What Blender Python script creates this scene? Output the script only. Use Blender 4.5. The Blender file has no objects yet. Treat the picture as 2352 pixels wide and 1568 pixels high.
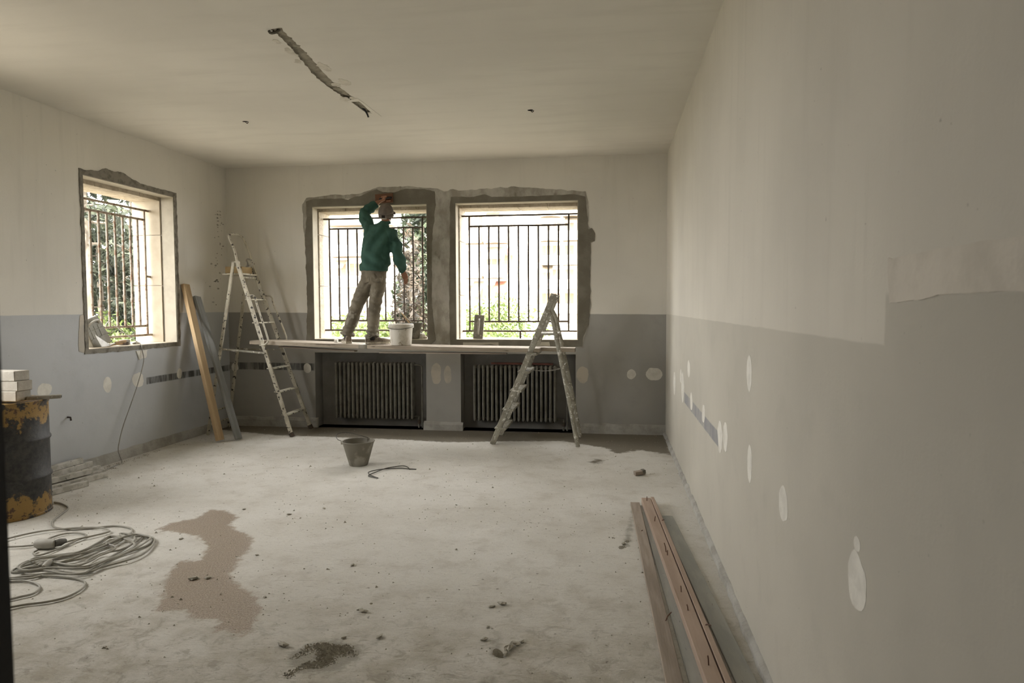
import bpy, bmesh, math, random
import numpy as np
from mathutils import Vector, Matrix, noise
from mathutils.geometry import tessellate_polygon

random.seed(7)
rng = np.random.default_rng(7)
SC = bpy.context.scene
COL = SC.collection
PI = math.pi

# ------------------------------------------------------------------ camera
CAM_H = 1.52
FPX = 1582.0
YAW, PIT, ROL = math.radians(8.193), math.radians(2.914), math.radians(-.22)
c_f = Vector((-math.sin(YAW)*math.cos(PIT), math.cos(YAW)*math.cos(PIT), -math.sin(PIT)))
_r = Vector((math.cos(YAW), math.sin(YAW), 0)); _u = _r.cross(c_f)
c_r = math.cos(ROL)*_r + math.sin(ROL)*_u
c_u = -math.sin(ROL)*_r + math.cos(ROL)*_u
cam_d = bpy.data.cameras.new('camera')
cam_d.sensor_width = 36.0
cam_d.lens = FPX/2352*36
cam_d.clip_start = .05
cam_d.clip_end = 400
cam_d.dof.use_dof = True
cam_d.dof.focus_distance = 7.0
cam_d.dof.aperture_fstop = 5.6
cam = bpy.data.objects.new('camera', cam_d)
COL.objects.link(cam)
cam.matrix_world = Matrix(((c_r.x, c_u.x, -c_f.x, 0), (c_r.y, c_u.y, -c_f.y, 0), (c_r.z, c_u.z, -c_f.z, CAM_H), (0, 0, 0, 1)))
SC.camera = cam

# ------------------------------------------------------------------ light
SKY = 5.6
world = bpy.data.worlds.new('world'); SC.world = world
world.use_nodes = True
_bg = world.node_tree.nodes['Background']
_bg.inputs[0].default_value = (1.0, .985, .962, 1)
_bg.inputs[1].default_value = SKY
sun_d = bpy.data.lights.new('sun', 'SUN'); sun_d.energy = 9.0; sun_d.angle = math.radians(1.5); sun_d.color = (1, .96, .90)
sun = bpy.data.objects.new('sun', sun_d); COL.objects.link(sun)
sun.location = (20, -40, 40)
sun.rotation_euler = Vector((-.62, 1.0, -1.25)).to_track_quat('-Z', 'Y').to_euler()
SC.view_settings.view_transform = 'Standard'
SC.view_settings.look = 'None'
SC.view_settings.gamma = 1
SC.view_settings.use_curve_mapping = False
SC.view_settings.exposure = 1.5
SC.cycles.use_denoising = True
SC.cycles.max_bounces = 9
SC.cycles.diffuse_bounces = 6
SC.cycles.use_adaptive_sampling = True
SC.cycles.adaptive_threshold = .06
SC.cycles.glossy_bounces = 3
SC.cycles.caustics_reflective = False
SC.cycles.sample_clamp_indirect = 6

# ------------------------------------------------------------------ room numbers (metres)
D, XL, XR, ZT = 8.232, -4.857, .638, 3.28      # back wall, left wall, right wall, ceiling
TW = .47                                        # outer wall thickness
YF = .60                                        # room side of the wall the door is in

def ray(u, v): return c_r*((u-1176)/FPX) - c_u*((v-784)/FPX) + c_f
def onp(u, v, ax, val):
    d = ray(u, v); o = Vector((0, 0, CAM_H)); return o + d*((val-o[ax])/d[ax])
def fl(u, v, z=0.): return onp(u, v, 2, z)
def bk(u, v, y=D): return onp(u, v, 1, y)
def lf(u, v, x=XL): return onp(u, v, 0, x)
def rt(u, v, x=XR): return onp(u, v, 0, x)
def ce(u, v): return onp(u, v, 2, ZT)

# ------------------------------------------------------------------ materials
def sr(r, g, b):
    return tuple(((c/255/12.92) if c/255 <= .04045 else ((c/255+.055)/1.055)**2.4) for c in (r, g, b))
class NT:
    def __init__(s, name):
        s.m = bpy.data.materials.new(name); s.m.use_nodes = True
        s.t = s.m.node_tree; s.b = s.t.nodes['Principled BSDF']
    def n(s, typ, **kw):
        x = s.t.nodes.new('ShaderNode'+typ)
        for k, v in kw.items(): setattr(x, k, v)
        return x
    def l(s, a, b): s.t.links.new(a, b)
    def setin(s, node, key, val):
        if isinstance(val, bpy.types.NodeSocket): s.l(val, node.inputs[key])
        else:
            if isinstance(val, tuple) and len(val) == 3 and node.inputs[key].type == 'RGBA': val = val+(1,)
            node.inputs[key].default_value = val
    def coord(s, kind='Object'):
        if kind == 'World': return s.n('NewGeometry').outputs['Position']
        return s.n('TexCoord').outputs[kind]
    def mapping(s, v, scale=(1, 1, 1), loc=(0, 0, 0)):
        m = s.n('Mapping'); s.l(v, m.inputs[0]); m.inputs['Scale'].default_value = scale; m.inputs['Location'].default_value = loc
        return m.outputs[0]
    def noise(s, v, scale, detail=4, rough=.55, dist=0.):
        x = s.n('TexNoise'); s.l(v, x.inputs['Vector']); x.inputs['Scale'].default_value = scale
        x.inputs['Detail'].default_value = detail; x.inputs['Roughness'].default_value = rough; x.inputs['Distortion'].default_value = dist
        return x.outputs['Fac']
    def vor(s, v, scale, feature='F1'):
        x = s.n('TexVoronoi'); s.l(v, x.inputs['Vector']); x.inputs['Scale'].default_value = scale; x.feature = feature
        return x.outputs['Distance']
    def math(s, op, a, b=None, c=None, clamp=False):
        x = s.n('Math', operation=op); x.use_clamp = clamp
        for i, q in enumerate((a, b, c)):
            if q is not None: s.setin(x, i, q)
        return x.outputs[0]
    def ramp(s, v, a, b, lo=0., hi=1.):
        x = s.n('MapRange'); s.setin(x, 0, v); x.inputs[1].default_value = a; x.inputs[2].default_value = b
        x.inputs[3].default_value = lo; x.inputs[4].default_value = hi; x.interpolation_type = 'SMOOTHSTEP'
        return x.outputs[0]
    def mix(s, f, a, b):
        x = s.n('Mix', data_type='RGBA'); s.setin(x, 0, f); s.setin(x, 6, a); s.setin(x, 7, b)
        return x.outputs[2]
    def attr(s, name): return s.n('Attribute', attribute_name=name).outputs['Fac']
    def xyz(s, v):
        x = s.n('SeparateXYZ'); s.l(v, x.inputs[0]); return x.outputs
    def col(s, c): s.setin(s.b, 'Base Color', c)
    def rough(s, r): s.setin(s.b, 'Roughness', r)
    def bump(s, h, strength=.3, dist=.01):
        x = s.n('Bump'); x.inputs['Strength'].default_value = strength; x.inputs['Distance'].default_value = dist
        s.l(h, x.inputs['Height']); s.l(x.outputs[0], s.b.inputs['Normal'])

def mat(name, c, c2=None, scale=6., thr=(.4, .65), rough=.85, metal=0., stretch=(1, 1, 1), coords='Object', bump=.25, bscale=60, bdist=.004, spec=.3,
        c3=None, scale3=40., thr3=(.62, .68)):
    """procedural material: base colour with a noise-driven second colour, fine specks of a third, relief"""
    t = NT(name)
    v = t.mapping(t.coord(coords), stretch)
    n1 = t.noise(v, scale, 6, .6)
    c2 = c2 or tuple(x*.78 for x in c)
    k = t.mix(t.ramp(n1, *thr), c, c2)
    if c3: k = t.mix(t.ramp(t.noise(v, scale3, 3, .6), *thr3), k, c3)
    t.col(k); t.rough(rough); t.b.inputs['Metallic'].default_value = metal
    t.b.inputs['Specular IOR Level'].default_value = spec
    if bump: t.bump(t.noise(v, bscale, 4, .6), bump, bdist)
    return t.m

def wall_material(name, up, low, axis, line, stripes=(), extra=None, lowmix=None):
    """two-tone distemper; axis: world axis running along the wall; stripes: (a0, a1, z0, z1) bare dark strips"""
    t = NT(name); P = t.coord('World'); x = t.xyz(P); A = x[axis]; Z = x[2]
    big = t.noise(P, .9, 4, .5); mid = t.noise(P, 5, 5, .6); streak = t.noise(t.mapping(P, (6, 6, .5)), 1.6, 4, .6); fine = t.noise(P, 90, 3, .6)
    upc = t.mix(t.ramp(big, .35, .7), up, tuple(q*.90 for q in up))
    upc = t.mix(t.ramp(streak, .5, .75, 0, .5), upc, tuple(q*.86 for q in up))
    lowc = t.mix(t.ramp(big, .35, .7), low, tuple(q*.88 for q in low))
    lowc = t.mix(t.ramp(mid, .5, .8, 0, .6), lowc, tuple(q*.85 for q in low))
    if lowmix:
        lowc = t.mix(t.ramp(t.noise(P, .55, 2, .5), .38, .62), lowc, lowmix)
    zz = t.math('ADD', Z, t.math('MULTIPLY', t.math('SUBTRACT', mid, .5), .012))
    zz = t.math('ADD', zz, t.math('MULTIPLY', A, line[1]))
    m = t.ramp(zz, line[0]-.004, line[0]+.004, 1, 0)
    if extra:   # (axis limit, height): below that axis value the dado goes up to height
        near = t.ramp(t.math('ADD', A, t.math('MULTIPLY', t.math('SUBTRACT', mid, .5), .03)), extra[0]-.006, extra[0]+.006, 1, 0)
        m2 = t.ramp(Z, extra[1]-.01, extra[1]+.01, 1, 0)
        m = t.math('MAXIMUM', m, t.math('MULTIPLY', near, m2))
    c = t.mix(m, upc, lowc)
    for a0, a1, z0, z1, sc in stripes:
        w = t.math('MULTIPLY', t.ramp(A, a0-.01, a0+.02), t.ramp(A, a1-.02, a1+.01, 1, 0))
        h = t.math('MULTIPLY', t.ramp(zz, z0-.006, z0+.006), t.ramp(zz, z1-.006, z1+.006, 1, 0))
        s2 = t.ramp(t.noise(t.mapping(P, (9, 9, 1)), 1.6, 5, .7), .32, .60, .30, 1.)
        c = t.mix(t.math('MULTIPLY', t.math('MULTIPLY', w, h), s2), c, sc)
    # scuffs and small knocks
    c = t.mix(t.ramp(t.noise(P, 38, 2, .5), .74, .80, 0, .55), c, tuple(q*.45 for q in low))
    t.col(c); t.rough(.9); t.b.inputs['Specular IOR Level'].default_value = .2
    hgt = t.math('ADD', t.math('MULTIPLY', mid, .7), t.math('MULTIPLY', fine, .25))
    hgt = t.math('ADD', hgt, t.math('MULTIPLY', streak, .5))
    t.bump(hgt, .35, .006)
    return t.m

UPC = (.72, .695, .635)
LOWC = (.355, .345, .32)
M_WB = wall_material('paint back wall', UPC, LOWC, 0, (1.424, .007), [(-4.9, -3.70, .695, .785, (.09, .09, .085))])
M_WL = wall_material('paint left wall', UPC, (.50, .515, .53), 1, (1.462, 0), [(6.62, 8.4, .712, .785, (.09, .09, .085))])
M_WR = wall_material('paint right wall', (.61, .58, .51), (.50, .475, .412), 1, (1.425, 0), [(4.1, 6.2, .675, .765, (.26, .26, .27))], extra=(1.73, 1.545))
M_NICHE_SHADE = mat('shaded niche paint', (.27, .265, .25), (.22, .215, .20), 3, coords='World')  # lower wall paint darkened to hold the shade inside the niches
M_WF = mat('hall paint', (.42, .40, .36), coords='World', scale=2)
M_CEIL = None
M_DARK = mat('near black door paint', (.02, .02, .022), (.03, .028, .026), 5, rough=.5)
M_CEM = mat('damp cement render', (.155, .14, .108), (.20, .185, .15), 5, (.4, .7), coords='World', bump=.5, bscale=45, bdist=.006)
M_CEM2 = mat('drying cement smear', (.28, .262, .222), (.44, .42, .375), 5, (.36, .66), coords='World', stretch=(1.4, 1.4, .8), bump=.5, bscale=30, bdist=.006, c3=(.20, .185, .15), scale3=6., thr3=(.60, .75))
M_CEM3 = mat('old grey mortar edge', (.23, .215, .18), (.14, .125, .10), 14, (.45, .65), coords='World', bump=.7, bscale=70, bdist=.01)
M_FILL = mat('white filler', (.70, .68, .62), (.60, .58, .525), 12, coords='World', bump=.3, bscale=50)
M_FILLB = mat('beige filler', (.50, .455, .38), (.42, .39, .335), 6, coords='World', bump=.3)
M_FILLR = mat('skim filler', (.58, .54, .47), (.50, .465, .40), 5, coords='World', bump=.3)
M_PLAST = mat('reveal plaster', (.43, .395, .32), (.37, .34, .275), 5, coords='World')
M_STONE = mat('limestone', (.48, .42, .33), (.37, .315, .235), 9, (.42, .68), coords='World', bump=.7, bscale=55, bdist=.012, c3=(.36, .31, .23), scale3=34., thr3=(.56, .64))
M_STONES = mat('smooth limestone', (.43, .375, .29), (.37, .32, .24), 3, coords='World', bump=.2)
M_PLINTH = mat('mortar plinth', (.40, .39, .36), (.31, .30, .27), 7, coords='World', bump=.6, bscale=35, bdist=.012)
M_IRON = mat('rusty iron', (.075, .06, .048), (.12, .075, .045), 30, (.5, .7), rough=.75, metal=.2)
M_IRONL = mat('weathered painted iron', (.30, .255, .20), (.16, .10, .065), 22, (.48, .62), rough=.8, coords='World')
M_RAD = mat('radiator grey paint', (.19, .18, .155), (.13, .12, .10), 12, rough=.55, coords='World', c3=(.05, .04, .03), scale3=60., thr3=(.66, .70))
M_LADC = mat('cream chipped ladder paint', (.50, .47, .38), (.38, .35, .28), 10, rough=.6, coords='World', c3=(.05, .045, .04), scale3=26., thr3=(.58, .62))
M_LADG = mat('spattered ladder paint', (.33, .315, .26), (.22, .205, .165), 11, rough=.7, coords='World', c3=(.60, .58, .53), scale3=30., thr3=(.57, .63))
M_ALU = mat('dusty aluminium', (.36, .345, .305), (.25, .235, .20), 12, rough=.55, metal=.3, coords='World', c3=(.55, .53, .48), scale3=40.)
M_WOODG = mat('weathered plank', (.40, .345, .275), (.27, .225, .175), 3, (.35, .7), stretch=(.6, 6, 6), bump=.5, bscale=10, bdist=.006, c3=(.13, .105, .08), scale3=7., thr3=(.62, .70))
M_PINE = mat('pine', (.46, .34, .20), (.38, .27, .155), 3, (.35, .7), stretch=(.5, 7, 7), bump=.3, bscale=14, bdist=.004, c3=(.24, .15, .08), scale3=6., thr3=(.66, .74))
M_PINE2 = mat('pinkish shuttering timber', (.405, .31, .245), (.33, .245, .19), 2.5, (.35, .7), stretch=(.5, 6, 6), bump=.3, bscale=12, bdist=.004, c3=(.24, .16, .11), scale3=5., thr3=(.66, .74))
M_GREYB = mat('grey painted board', (.235, .24, .235), (.19, .19, .18), 4, stretch=(.5, 4, 4), rough=.6)
M_BROWNB = mat('dusty brown board', (.34, .285, .235), (.24, .195, .155), 4, (.35, .65), stretch=(.5, 6, 6), bump=.5, bscale=12)
M_GREYM = mat('dusty grey green sheet', (.29, .295, .27), (.36, .355, .32), 4, stretch=(.6, 3, 3), rough=.6, c3=(.15, .15, .14), scale3=30., thr3=(.68, .72))
M_NAIL = mat('rusty nail', (.14, .075, .05), rough=.7, metal=.5)
M_WPL = mat('stained white plastic', (.56, .53, .46), (.40, .36, .285), 9, (.5, .72), rough=.5, c3=(.26, .215, .15), scale3=24., thr3=(.63, .70))
M_ZINC = mat('mortar crusted bucket metal', (.19, .175, .14), (.33, .31, .265), 6, (.48, .62), rough=.6, metal=.15)
M_ZINCD = mat('dark rubber bucket', (.13, .122, .10), (.26, .245, .21), 8, (.52, .68), rough=.7)
M_WIRE = mat('dark wire', (.07, .066, .055), rough=.5, metal=.4)
M_CABLE = mat('dusty grey cable', (.30, .285, .245), (.38, .365, .32), 6, rough=.6)
M_CABLEW = mat('pale cord', (.36, .35, .315), rough=.6)
M_PLUG = mat('dusty pale plastic', (.42, .405, .36), rough=.6)
M_PLUGD = mat('dark plastic', (.10, .095, .085), rough=.5)
M_BLOCK = mat('aerated concrete', (.43, .405, .35), (.37, .345, .295), 10, bump=.6, bscale=45, bdist=.006, c3=(.33, .305, .26), scale3=60., thr3=(.66, .70))
M_TUBE = mat('mortar spattered steel tube', (.58, .565, .52), (.40, .385, .34), 12, (.42, .62), rough=.6, metal=.15, c3=(.10, .095, .08), scale3=30., thr3=(.64, .69))
M_TUBEE = mat('black tube end', (.03, .03, .028))
M_CASE = mat('dusty grey case', (.33, .325, .29), (.26, .25, .22), 7, rough=.7)
M_BLADE = mat('trowel steel', (.55, .54, .51), (.42, .41, .38), 10, rough=.4, metal=.3)
M_HANDLE = mat('worn wooden handle', (.42, .30, .18), (.33, .23, .13), 5)
M_CARD = mat('tan cardboard', (.33, .24, .12), (.26, .185, .09), 5)
M_HAWK = mat('mortar covered board', (.21, .195, .16), (.29, .275, .235), 12, bump=.5)
M_RED = mat('dull red paint', (.17, .07, .055), (.12, .05, .04), 8)
M_FLOATR = mat('terracotta sponge', (.17, .085, .05), (.14, .078, .05), 12, bump=.4)
M_BLACKP = mat('black plastic', (.025, .025, .026), rough=.4)
M_SKIN = mat('skin', (.30, .155, .095), (.26, .13, .08), 14, rough=.55, bump=.1)
M_SHIRT = mat('green shirt cloth', (.040, .098, .078), (.032, .080, .063), 7, rough=.9, bump=.35, bscale=220, bdist=.001, c3=(.075, .105, .088), scale3=20., thr3=(.70, .76))
M_TROU = mat('dusty khaki work trousers', (.205, .182, .14), (.135, .118, .09), 6, (.4, .65), rough=.95, bump=.35, bscale=180, bdist=.001, c3=(.30, .28, .235), scale3=9., thr3=(.56, .68))
M_CAP = mat('grey brown cap cloth', (.155, .13, .11), (.12, .10, .085), 10, rough=.9)
M_CAPB = mat('pale strap', (.42, .38, .32))
M_HAIR = mat('dark hair', (.02, .016, .013))
M_SHOE = mat('dusty brown shoe', (.26, .22, .175), (.13, .105, .08), 18, (.4, .6))
M_SOLE = mat('pale shoe sole', (.58, .54, .45), (.30, .27, .21), 16)
M_RUB = mat('mortar rubble', (.40, .375, .315), (.30, .28, .23), 14, bump=.7, bscale=80)
M_SAND = mat('grey sand', (.43, .405, .345), (.29, .27, .225), 40, coords='World', bump=.8, bscale=150)
M_CAV = mat('chased out mortar', (.42, .385, .315), (.29, .265, .21), 16, coords='World', bump=.8, bscale=60, bdist=.02)
M_HOLE = mat('dark hole', (.012, .011, .010))

# ------------------------------------------------------------------ mesh helpers
LOC = {}
class MB:
    def __init__(s): s.v = []; s.f = []
    def add(s, vs, fs):
        o = len(s.v); s.v += [tuple(p) for p in vs]; s.f += [tuple(i+o for i in f) for f in fs]; return s
    def box(s, a, b, j=0.):
        (x0, y0, z0), (x1, y1, z1) = a, b
        vs = [(x, y, z) for z in (z0, z1) for y in (y0, y1) for x in (x0, x1)]
        if j: vs = [tuple(c+random.uniform(-j, j) for c in p) for p in vs]
        return s.add(vs, [(0, 2, 3, 1), (4, 5, 7, 6), (0, 1, 5, 4), (2, 6, 7, 3), (0, 4, 6, 2), (1, 3, 7, 5)])
    def bar(s, p, q, w, h, up=(0, 0, 1)):
        """rectangular bar from p to q; w across, h along the up direction"""
        p, q = Vector(p), Vector(q); d = (q-p).normalized(); sd = d.cross(Vector(up))
        if sd.length < 1e-4: sd = d.cross(Vector((0, 1, 0)))
        sd.normalize(); u = sd.cross(d)
        vs = [e + sd*a*w/2 + u*b*h/2 for e in (p, q) for a, b in ((-1, -1), (1, -1), (1, 1), (-1, 1))]
        return s.add(vs, [(3, 2, 1, 0), (4, 5, 6, 7)] + [(i, (i+1) % 4, 4+(i+1) % 4, 4+i) for i in range(4)])
    def tube(s, path, r, n=8, closed=False, caps=True, sq=(1, 1)):
        path = [Vector(p) for p in path]; m = len(path)
        rr = r if isinstance(r, (list, tuple)) else [r]*m
        up = None; rings = []
        for i, p in enumerate(path):
            a = path[(i-1) % m] if (closed or i > 0) else p
            b = path[(i+1) % m] if (closed or i < m-1) else p
            d = (b-a)
            d = d.normalized() if d.length > 1e-9 else Vector((0, 0, 1))
            if up is None:
                up = Vector((0, 0, 1)) if abs(d.z) < .9 else Vector((0, 1, 0))
            sd = d.cross(up); 
            if sd.length < 1e-6: sd = d.cross(Vector((1, 0, 0)))
            sd.normalize(); up = sd.cross(d).normalized()
            R = rr[i]; rx, ry = (R if isinstance(R, (list, tuple)) else (R*sq[0], R*sq[1]))
            rings.append([p + sd*math.cos(2*PI*k/n)*rx + up*math.sin(2*PI*k/n)*ry for k in range(n)])
        vs = [q for rg in rings for q in rg]; fs = []
        for i in range(m if closed else m-1):
            j = (i+1) % m
            for k in range(n): fs.append((i*n+k, i*n+(k+1) % n, j*n+(k+1) % n, j*n+k))
        if caps and not closed: fs += [tuple(range(n-1, -1, -1)), tuple((m-1)*n+k for k in range(n))]
        return s.add(vs, fs)
    def lathe(s, prof, c, n=32, a0=0.):
        cx, cy, cz = c; vs = []; fs = []; m = len(prof)
        for r, z in prof:
            for k in range(n):
                t = a0+2*PI*k/n; vs.append((cx+r*math.cos(t), cy+r*math.sin(t), cz+z))
        for i in range(m-1):
            for k in range(n): fs.append((i*n+k, i*n+(k+1) % n, (i+1)*n+(k+1) % n, (i+1)*n+k))
        fs.append(tuple(range(n-1, -1, -1)) ); fs.append(tuple((m-1)*n+k for k in range(n)))
        return s.add(vs, fs)
    def ball(s, c, r, nu=10, nv=7, jit=0.):
        rx, ry, rz = r if isinstance(r, (tuple, list)) else (r, r, r); vs = [(c[0], c[1], c[2]-rz)]; fs = []
        for i in range(1, nv):
            th = PI*i/nv
            for k in range(nu):
                q = 1+random.uniform(-jit, jit); a = 2*PI*k/nu
                vs.append((c[0]+rx*q*math.sin(th)*math.cos(a), c[1]+ry*q*math.sin(th)*math.sin(a), c[2]-rz*q*math.cos(th)))
        vs.append((c[0], c[1], c[2]+rz)); L = len(vs)-1
        for k in range(nu): fs.append((0, 1+(k+1) % nu, 1+k)); fs.append((L, L-nu+k, L-nu+(k+1) % nu))
        for i in range(nv-2):
            for k in range(nu): a = 1+i*nu; fs.append((a+k, a+(k+1) % nu, a+nu+(k+1) % nu, a+nu+k))
        return s.add(vs, fs)
    def slab(s, outline, holes, T, thick):
        """flat irregular patch: 2D outline with holes mapped by T(a, b, depth) and given thickness"""
        loops = [[Vector((a, b, 0)) for a, b in outline]] + [[Vector((a, b, 0)) for a, b in h] for h in holes]
        flat = [p for L in loops for p in L]
        tri = tessellate_polygon(loops); n = len(flat); o = len(s.v)
        s.v += [tuple(T(p.x, p.y, thick)) for p in flat] + [tuple(T(p.x, p.y, 0)) for p in flat]
        s.f += [tuple(o+i for i in t) for t in tri]
        k = 0
        for L in loops:
            m = len(L)
            for i in range(m): a, b = o+k+i, o+k+(i+1) % m; s.f.append((a, b, b+n, a+n))
            k += m
        return s
    def mesh(s, name, off=(0, 0, 0)):
        me = bpy.data.meshes.new(name)
        me.from_pydata([(x-off[0], y-off[1], z-off[2]) for x, y, z in s.v], [], s.f)
        bm = bmesh.new(); bm.from_mesh(me); bmesh.ops.recalc_face_normals(bm, faces=bm.faces[:]); bm.to_mesh(me); bm.free()
        return me
    def build(s, name, m, parent=None, smooth=False, bevel=0., matrix=None):
        base = LOC.get(parent, Vector((0, 0, 0))) if parent else Vector((0, 0, 0))
        own = Vector((0, 0, 0))
        if matrix is None and parent is None and s.v:
            a = np.array(s.v); own = Vector(((a[:, 0].min()+a[:, 0].max())/2, (a[:, 1].min()+a[:, 1].max())/2, a[:, 2].min()))
        off = base+own if matrix is None else (0, 0, 0)
        me = s.mesh(name, off)
        if bevel:
            bm = bmesh.new(); bm.from_mesh(me)
            bmesh.ops.bevel(bm, geom=bm.edges[:], offset=bevel, segments=1, affect='EDGES', profile=.5); bm.to_mesh(me); bm.free()
        me.materials.append(m)
        if smooth:
            for p in me.polygons: p.use_smooth = True
            if smooth != 'all':
                try: me.set_sharp_from_angle(angle=math.radians(40))
                except Exception: pass
        o = bpy.data.objects.new(name, me); COL.objects.link(o)
        if matrix is not None:
            mw = matrix.copy()
            if parent: mw = Matrix.Translation(-base) @ mw
            o.matrix_basis = mw; LOC[o] = matrix.to_translation()
            if parent: o.parent = parent
        else:
            if parent: o.parent = parent
            else: o.location = own
            LOC[o] = base+own
        return o

def tag(o, label=None, cat=None, group=None, kind=None):
    if label: o['label'] = label
    if cat: o['category'] = cat
    if group: o['group'] = group
    if kind: o['kind'] = kind
    return o
def thing(name, label, cat, loc, group=None, kind=None):
    o = bpy.data.objects.new(name, None); COL.objects.link(o); o.location = loc; o.empty_display_size = .05
    LOC[o] = Vector(loc); return tag(o, label, cat, group, kind)
def struct(o): o['kind'] = 'structure'; return o
def smooth_path(pts, n=6, closed=False):
    """Catmull-Rom through the points"""
    P = [Vector(p) for p in pts]; out = []; m = len(P)
    for i in range(m if closed else m-1):
        p0, p1, p2, p3 = (P[(i-1) % m] if closed or i > 0 else P[i]), P[i], P[(i+1) % m], (P[(i+2) % m] if closed or i < m-2 else P[(i+1) % m])
        for k in range(n):
            t = k/n; out.append(.5*((2*p1)+(p2-p0)*t+(2*p0-5*p1+4*p2-p3)*t*t+(3*p1-p0-3*p2+p3)*t**3))
    if not closed: out.append(P[-1])
    return out
def ragged(pts, step=.03, amp=.01, scale=9., seed=0., closed=True):
    """resample a 2D outline and push its points by noise"""
    out = []; m = len(pts)
    for i in range(m if closed else m-1):
        a, b = Vector(pts[i]).to_2d(), Vector(pts[(i+1) % m]).to_2d(); L = (b-a).length; k = max(1, int(L/step))
        for j in range(k):
            p = a+(b-a)*(j/k)
            q = Vector((p.x*scale+seed, p.y*scale+seed*2.3, seed))
            p = p + Vector((noise.noise(q), noise.noise(q+Vector((31, 7, 3)))))*amp + Vector((noise.noise(q*3.1), noise.noise(q*3.1+Vector((3, 71, 3)))))*amp*.5
            out.append((p.x, p.y))
    return out
TB = lambda a, b, d: (a, D-d, b)           # on the back wall
TL = lambda a, b, d: (XL+d, a, b)          # on the left wall
TR = lambda a, b, d: (XR-d, a, b)          # on the right wall
TC = lambda a, b, d: (a, b, ZT-d)          # on the ceiling

# ================================================================== ROOM SHELL
def relief_wall(name, us, zs, cell, T, thick, m, mniche=None):
    """wall as a height field over a grid: cell(i, j) -> depth of the face behind the room side, thick = hole"""
    mb = MB(); nu, nz = len(us)-1, len(zs)-1
    f = lambda i, j: cell((us[i]+us[i+1])/2, (zs[j]+zs[j+1])/2) if 0 <= i < nu and 0 <= j < nz else None
    for i in range(nu):
        for j in range(nz):
            a, b, c, d = us[i], us[i+1], zs[j], zs[j+1]; h = f(i, j)
            if h < thick:
                mb.add([T(a, c, h), T(b, c, h), T(b, d, h), T(a, d, h)], [(0, 1, 2, 3)])
                mb.add([T(a, c, thick), T(b, c, thick), T(b, d, thick), T(a, d, thick)], [(3, 2, 1, 0)])
            for di, dj, p, q in ((1, 0, (b, c), (b, d)), (0, 1, (a, d), (b, d))):
                g = f(i+di, j+dj)
                if g is None: g = thick
                if abs(g-h) > 1e-6: mb.add([T(p[0], p[1], h), T(q[0], q[1], h), T(q[0], q[1], g), T(p[0], p[1], g)], [(0, 1, 2, 3)])
            if i == 0 and h < thick: mb.add([T(a, c, h), T(a, d, h), T(a, d, thick), T(a, c, thick)], [(0, 1, 2, 3)])
    me = bpy.data.meshes.new(name); me.from_pydata(mb.v, [], mb.f)
    bm = bmesh.new(); bm.from_mesh(me); bmesh.ops.remove_doubles(bm, verts=bm.verts[:], dist=1e-5); bmesh.ops.recalc_face_normals(bm, faces=bm.faces[:]); bm.to_mesh(me); bm.free()
    me.materials.append(m)
    o = bpy.data.objects.new(name, me); COL.objects.link(o); LOC[o] = Vector((0, 0, 0)); return struct(o)

WA = (-3.704, -2.229, 1.116, 2.771)     # back window beside the cypress: x0 x1 z0 z1
WB = (-1.876, -.389, 1.116, 2.771)
WC = (5.82, 7.165, 1.132, 2.758)        # side window: y0 y1 z0 z1
NA = (-3.700, -2.258, 0, .95)
NB = (-1.822, -.418, 0, .945)
ND = .22
inn = lambda a, b, r: r[0] < a < r[1] and r[2] < b < r[3]
def cell_back(a, b):
    if inn(a, b, WA) or inn(a, b, WB): return TW
    if inn(a, b, NA) or inn(a, b, NB): return ND
    return 0.
wall_back = relief_wall('wall_back', sorted([XL-TW, XR+.25, *WA[:2], *WB[:2], *NA[:2], *NB[:2]]), [-.12, 0, .945, .95, 1.116, 2.771, ZT], cell_back, lambda a, b, d: (a, D+d, b), TW, M_WB)
W_ADDED = (3.05, 4.45, 1.0, 2.9)   # added opening in the side wall, out of view, to brighten the room
wall_left = relief_wall('wall_left', [-1.6, W_ADDED[0], W_ADDED[1], WC[0], WC[1], D], [-.12, 1.0, WC[2], WC[3], 2.9, ZT], lambda a, b: TW if inn(a, b, WC) or inn(a, b, W_ADDED) else 0., lambda a, b, d: (XL-d, a, b), TW, M_WL)
wall_right = struct(MB().box((XR, -1.6, -.12), (XR+.25, D, ZT)).build('wall_right', M_WR))
# wall with the doorway the picture is taken through, and the hall behind it
DX0, DX1, DZ = -.668, .52, 2.25
wall_front = relief_wall('wall_front', [XL, DX0, DX1, XR], [0, DZ, ZT], lambda a, b: .16 if inn(a, b, (DX0, DX1, 0, DZ)) else 0., lambda a, b, d: (a, YF-d, b), .16, M_WF)
wall_hall = struct(MB().box((XL, -1.75, -.12), (XR+.25, -1.6, ZT)).build('wall_hall', M_WF))
door_1 = thing('door_1', None, None, (0, YF-.08, 0), kind='structure')
for nm, a, b in (('door_post', (-.668, YF-.18, 0), (-.6125, YF+.02, DZ)), ('door_post', (.465, YF-.18, 0), (.52, YF+.02, DZ)), ('door_head', (-.668, YF-.18, DZ-.055), (.52, YF+.02, DZ))):
    MB().box(a, b).build(nm, M_DARK, door_1, bevel=.004)

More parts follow.
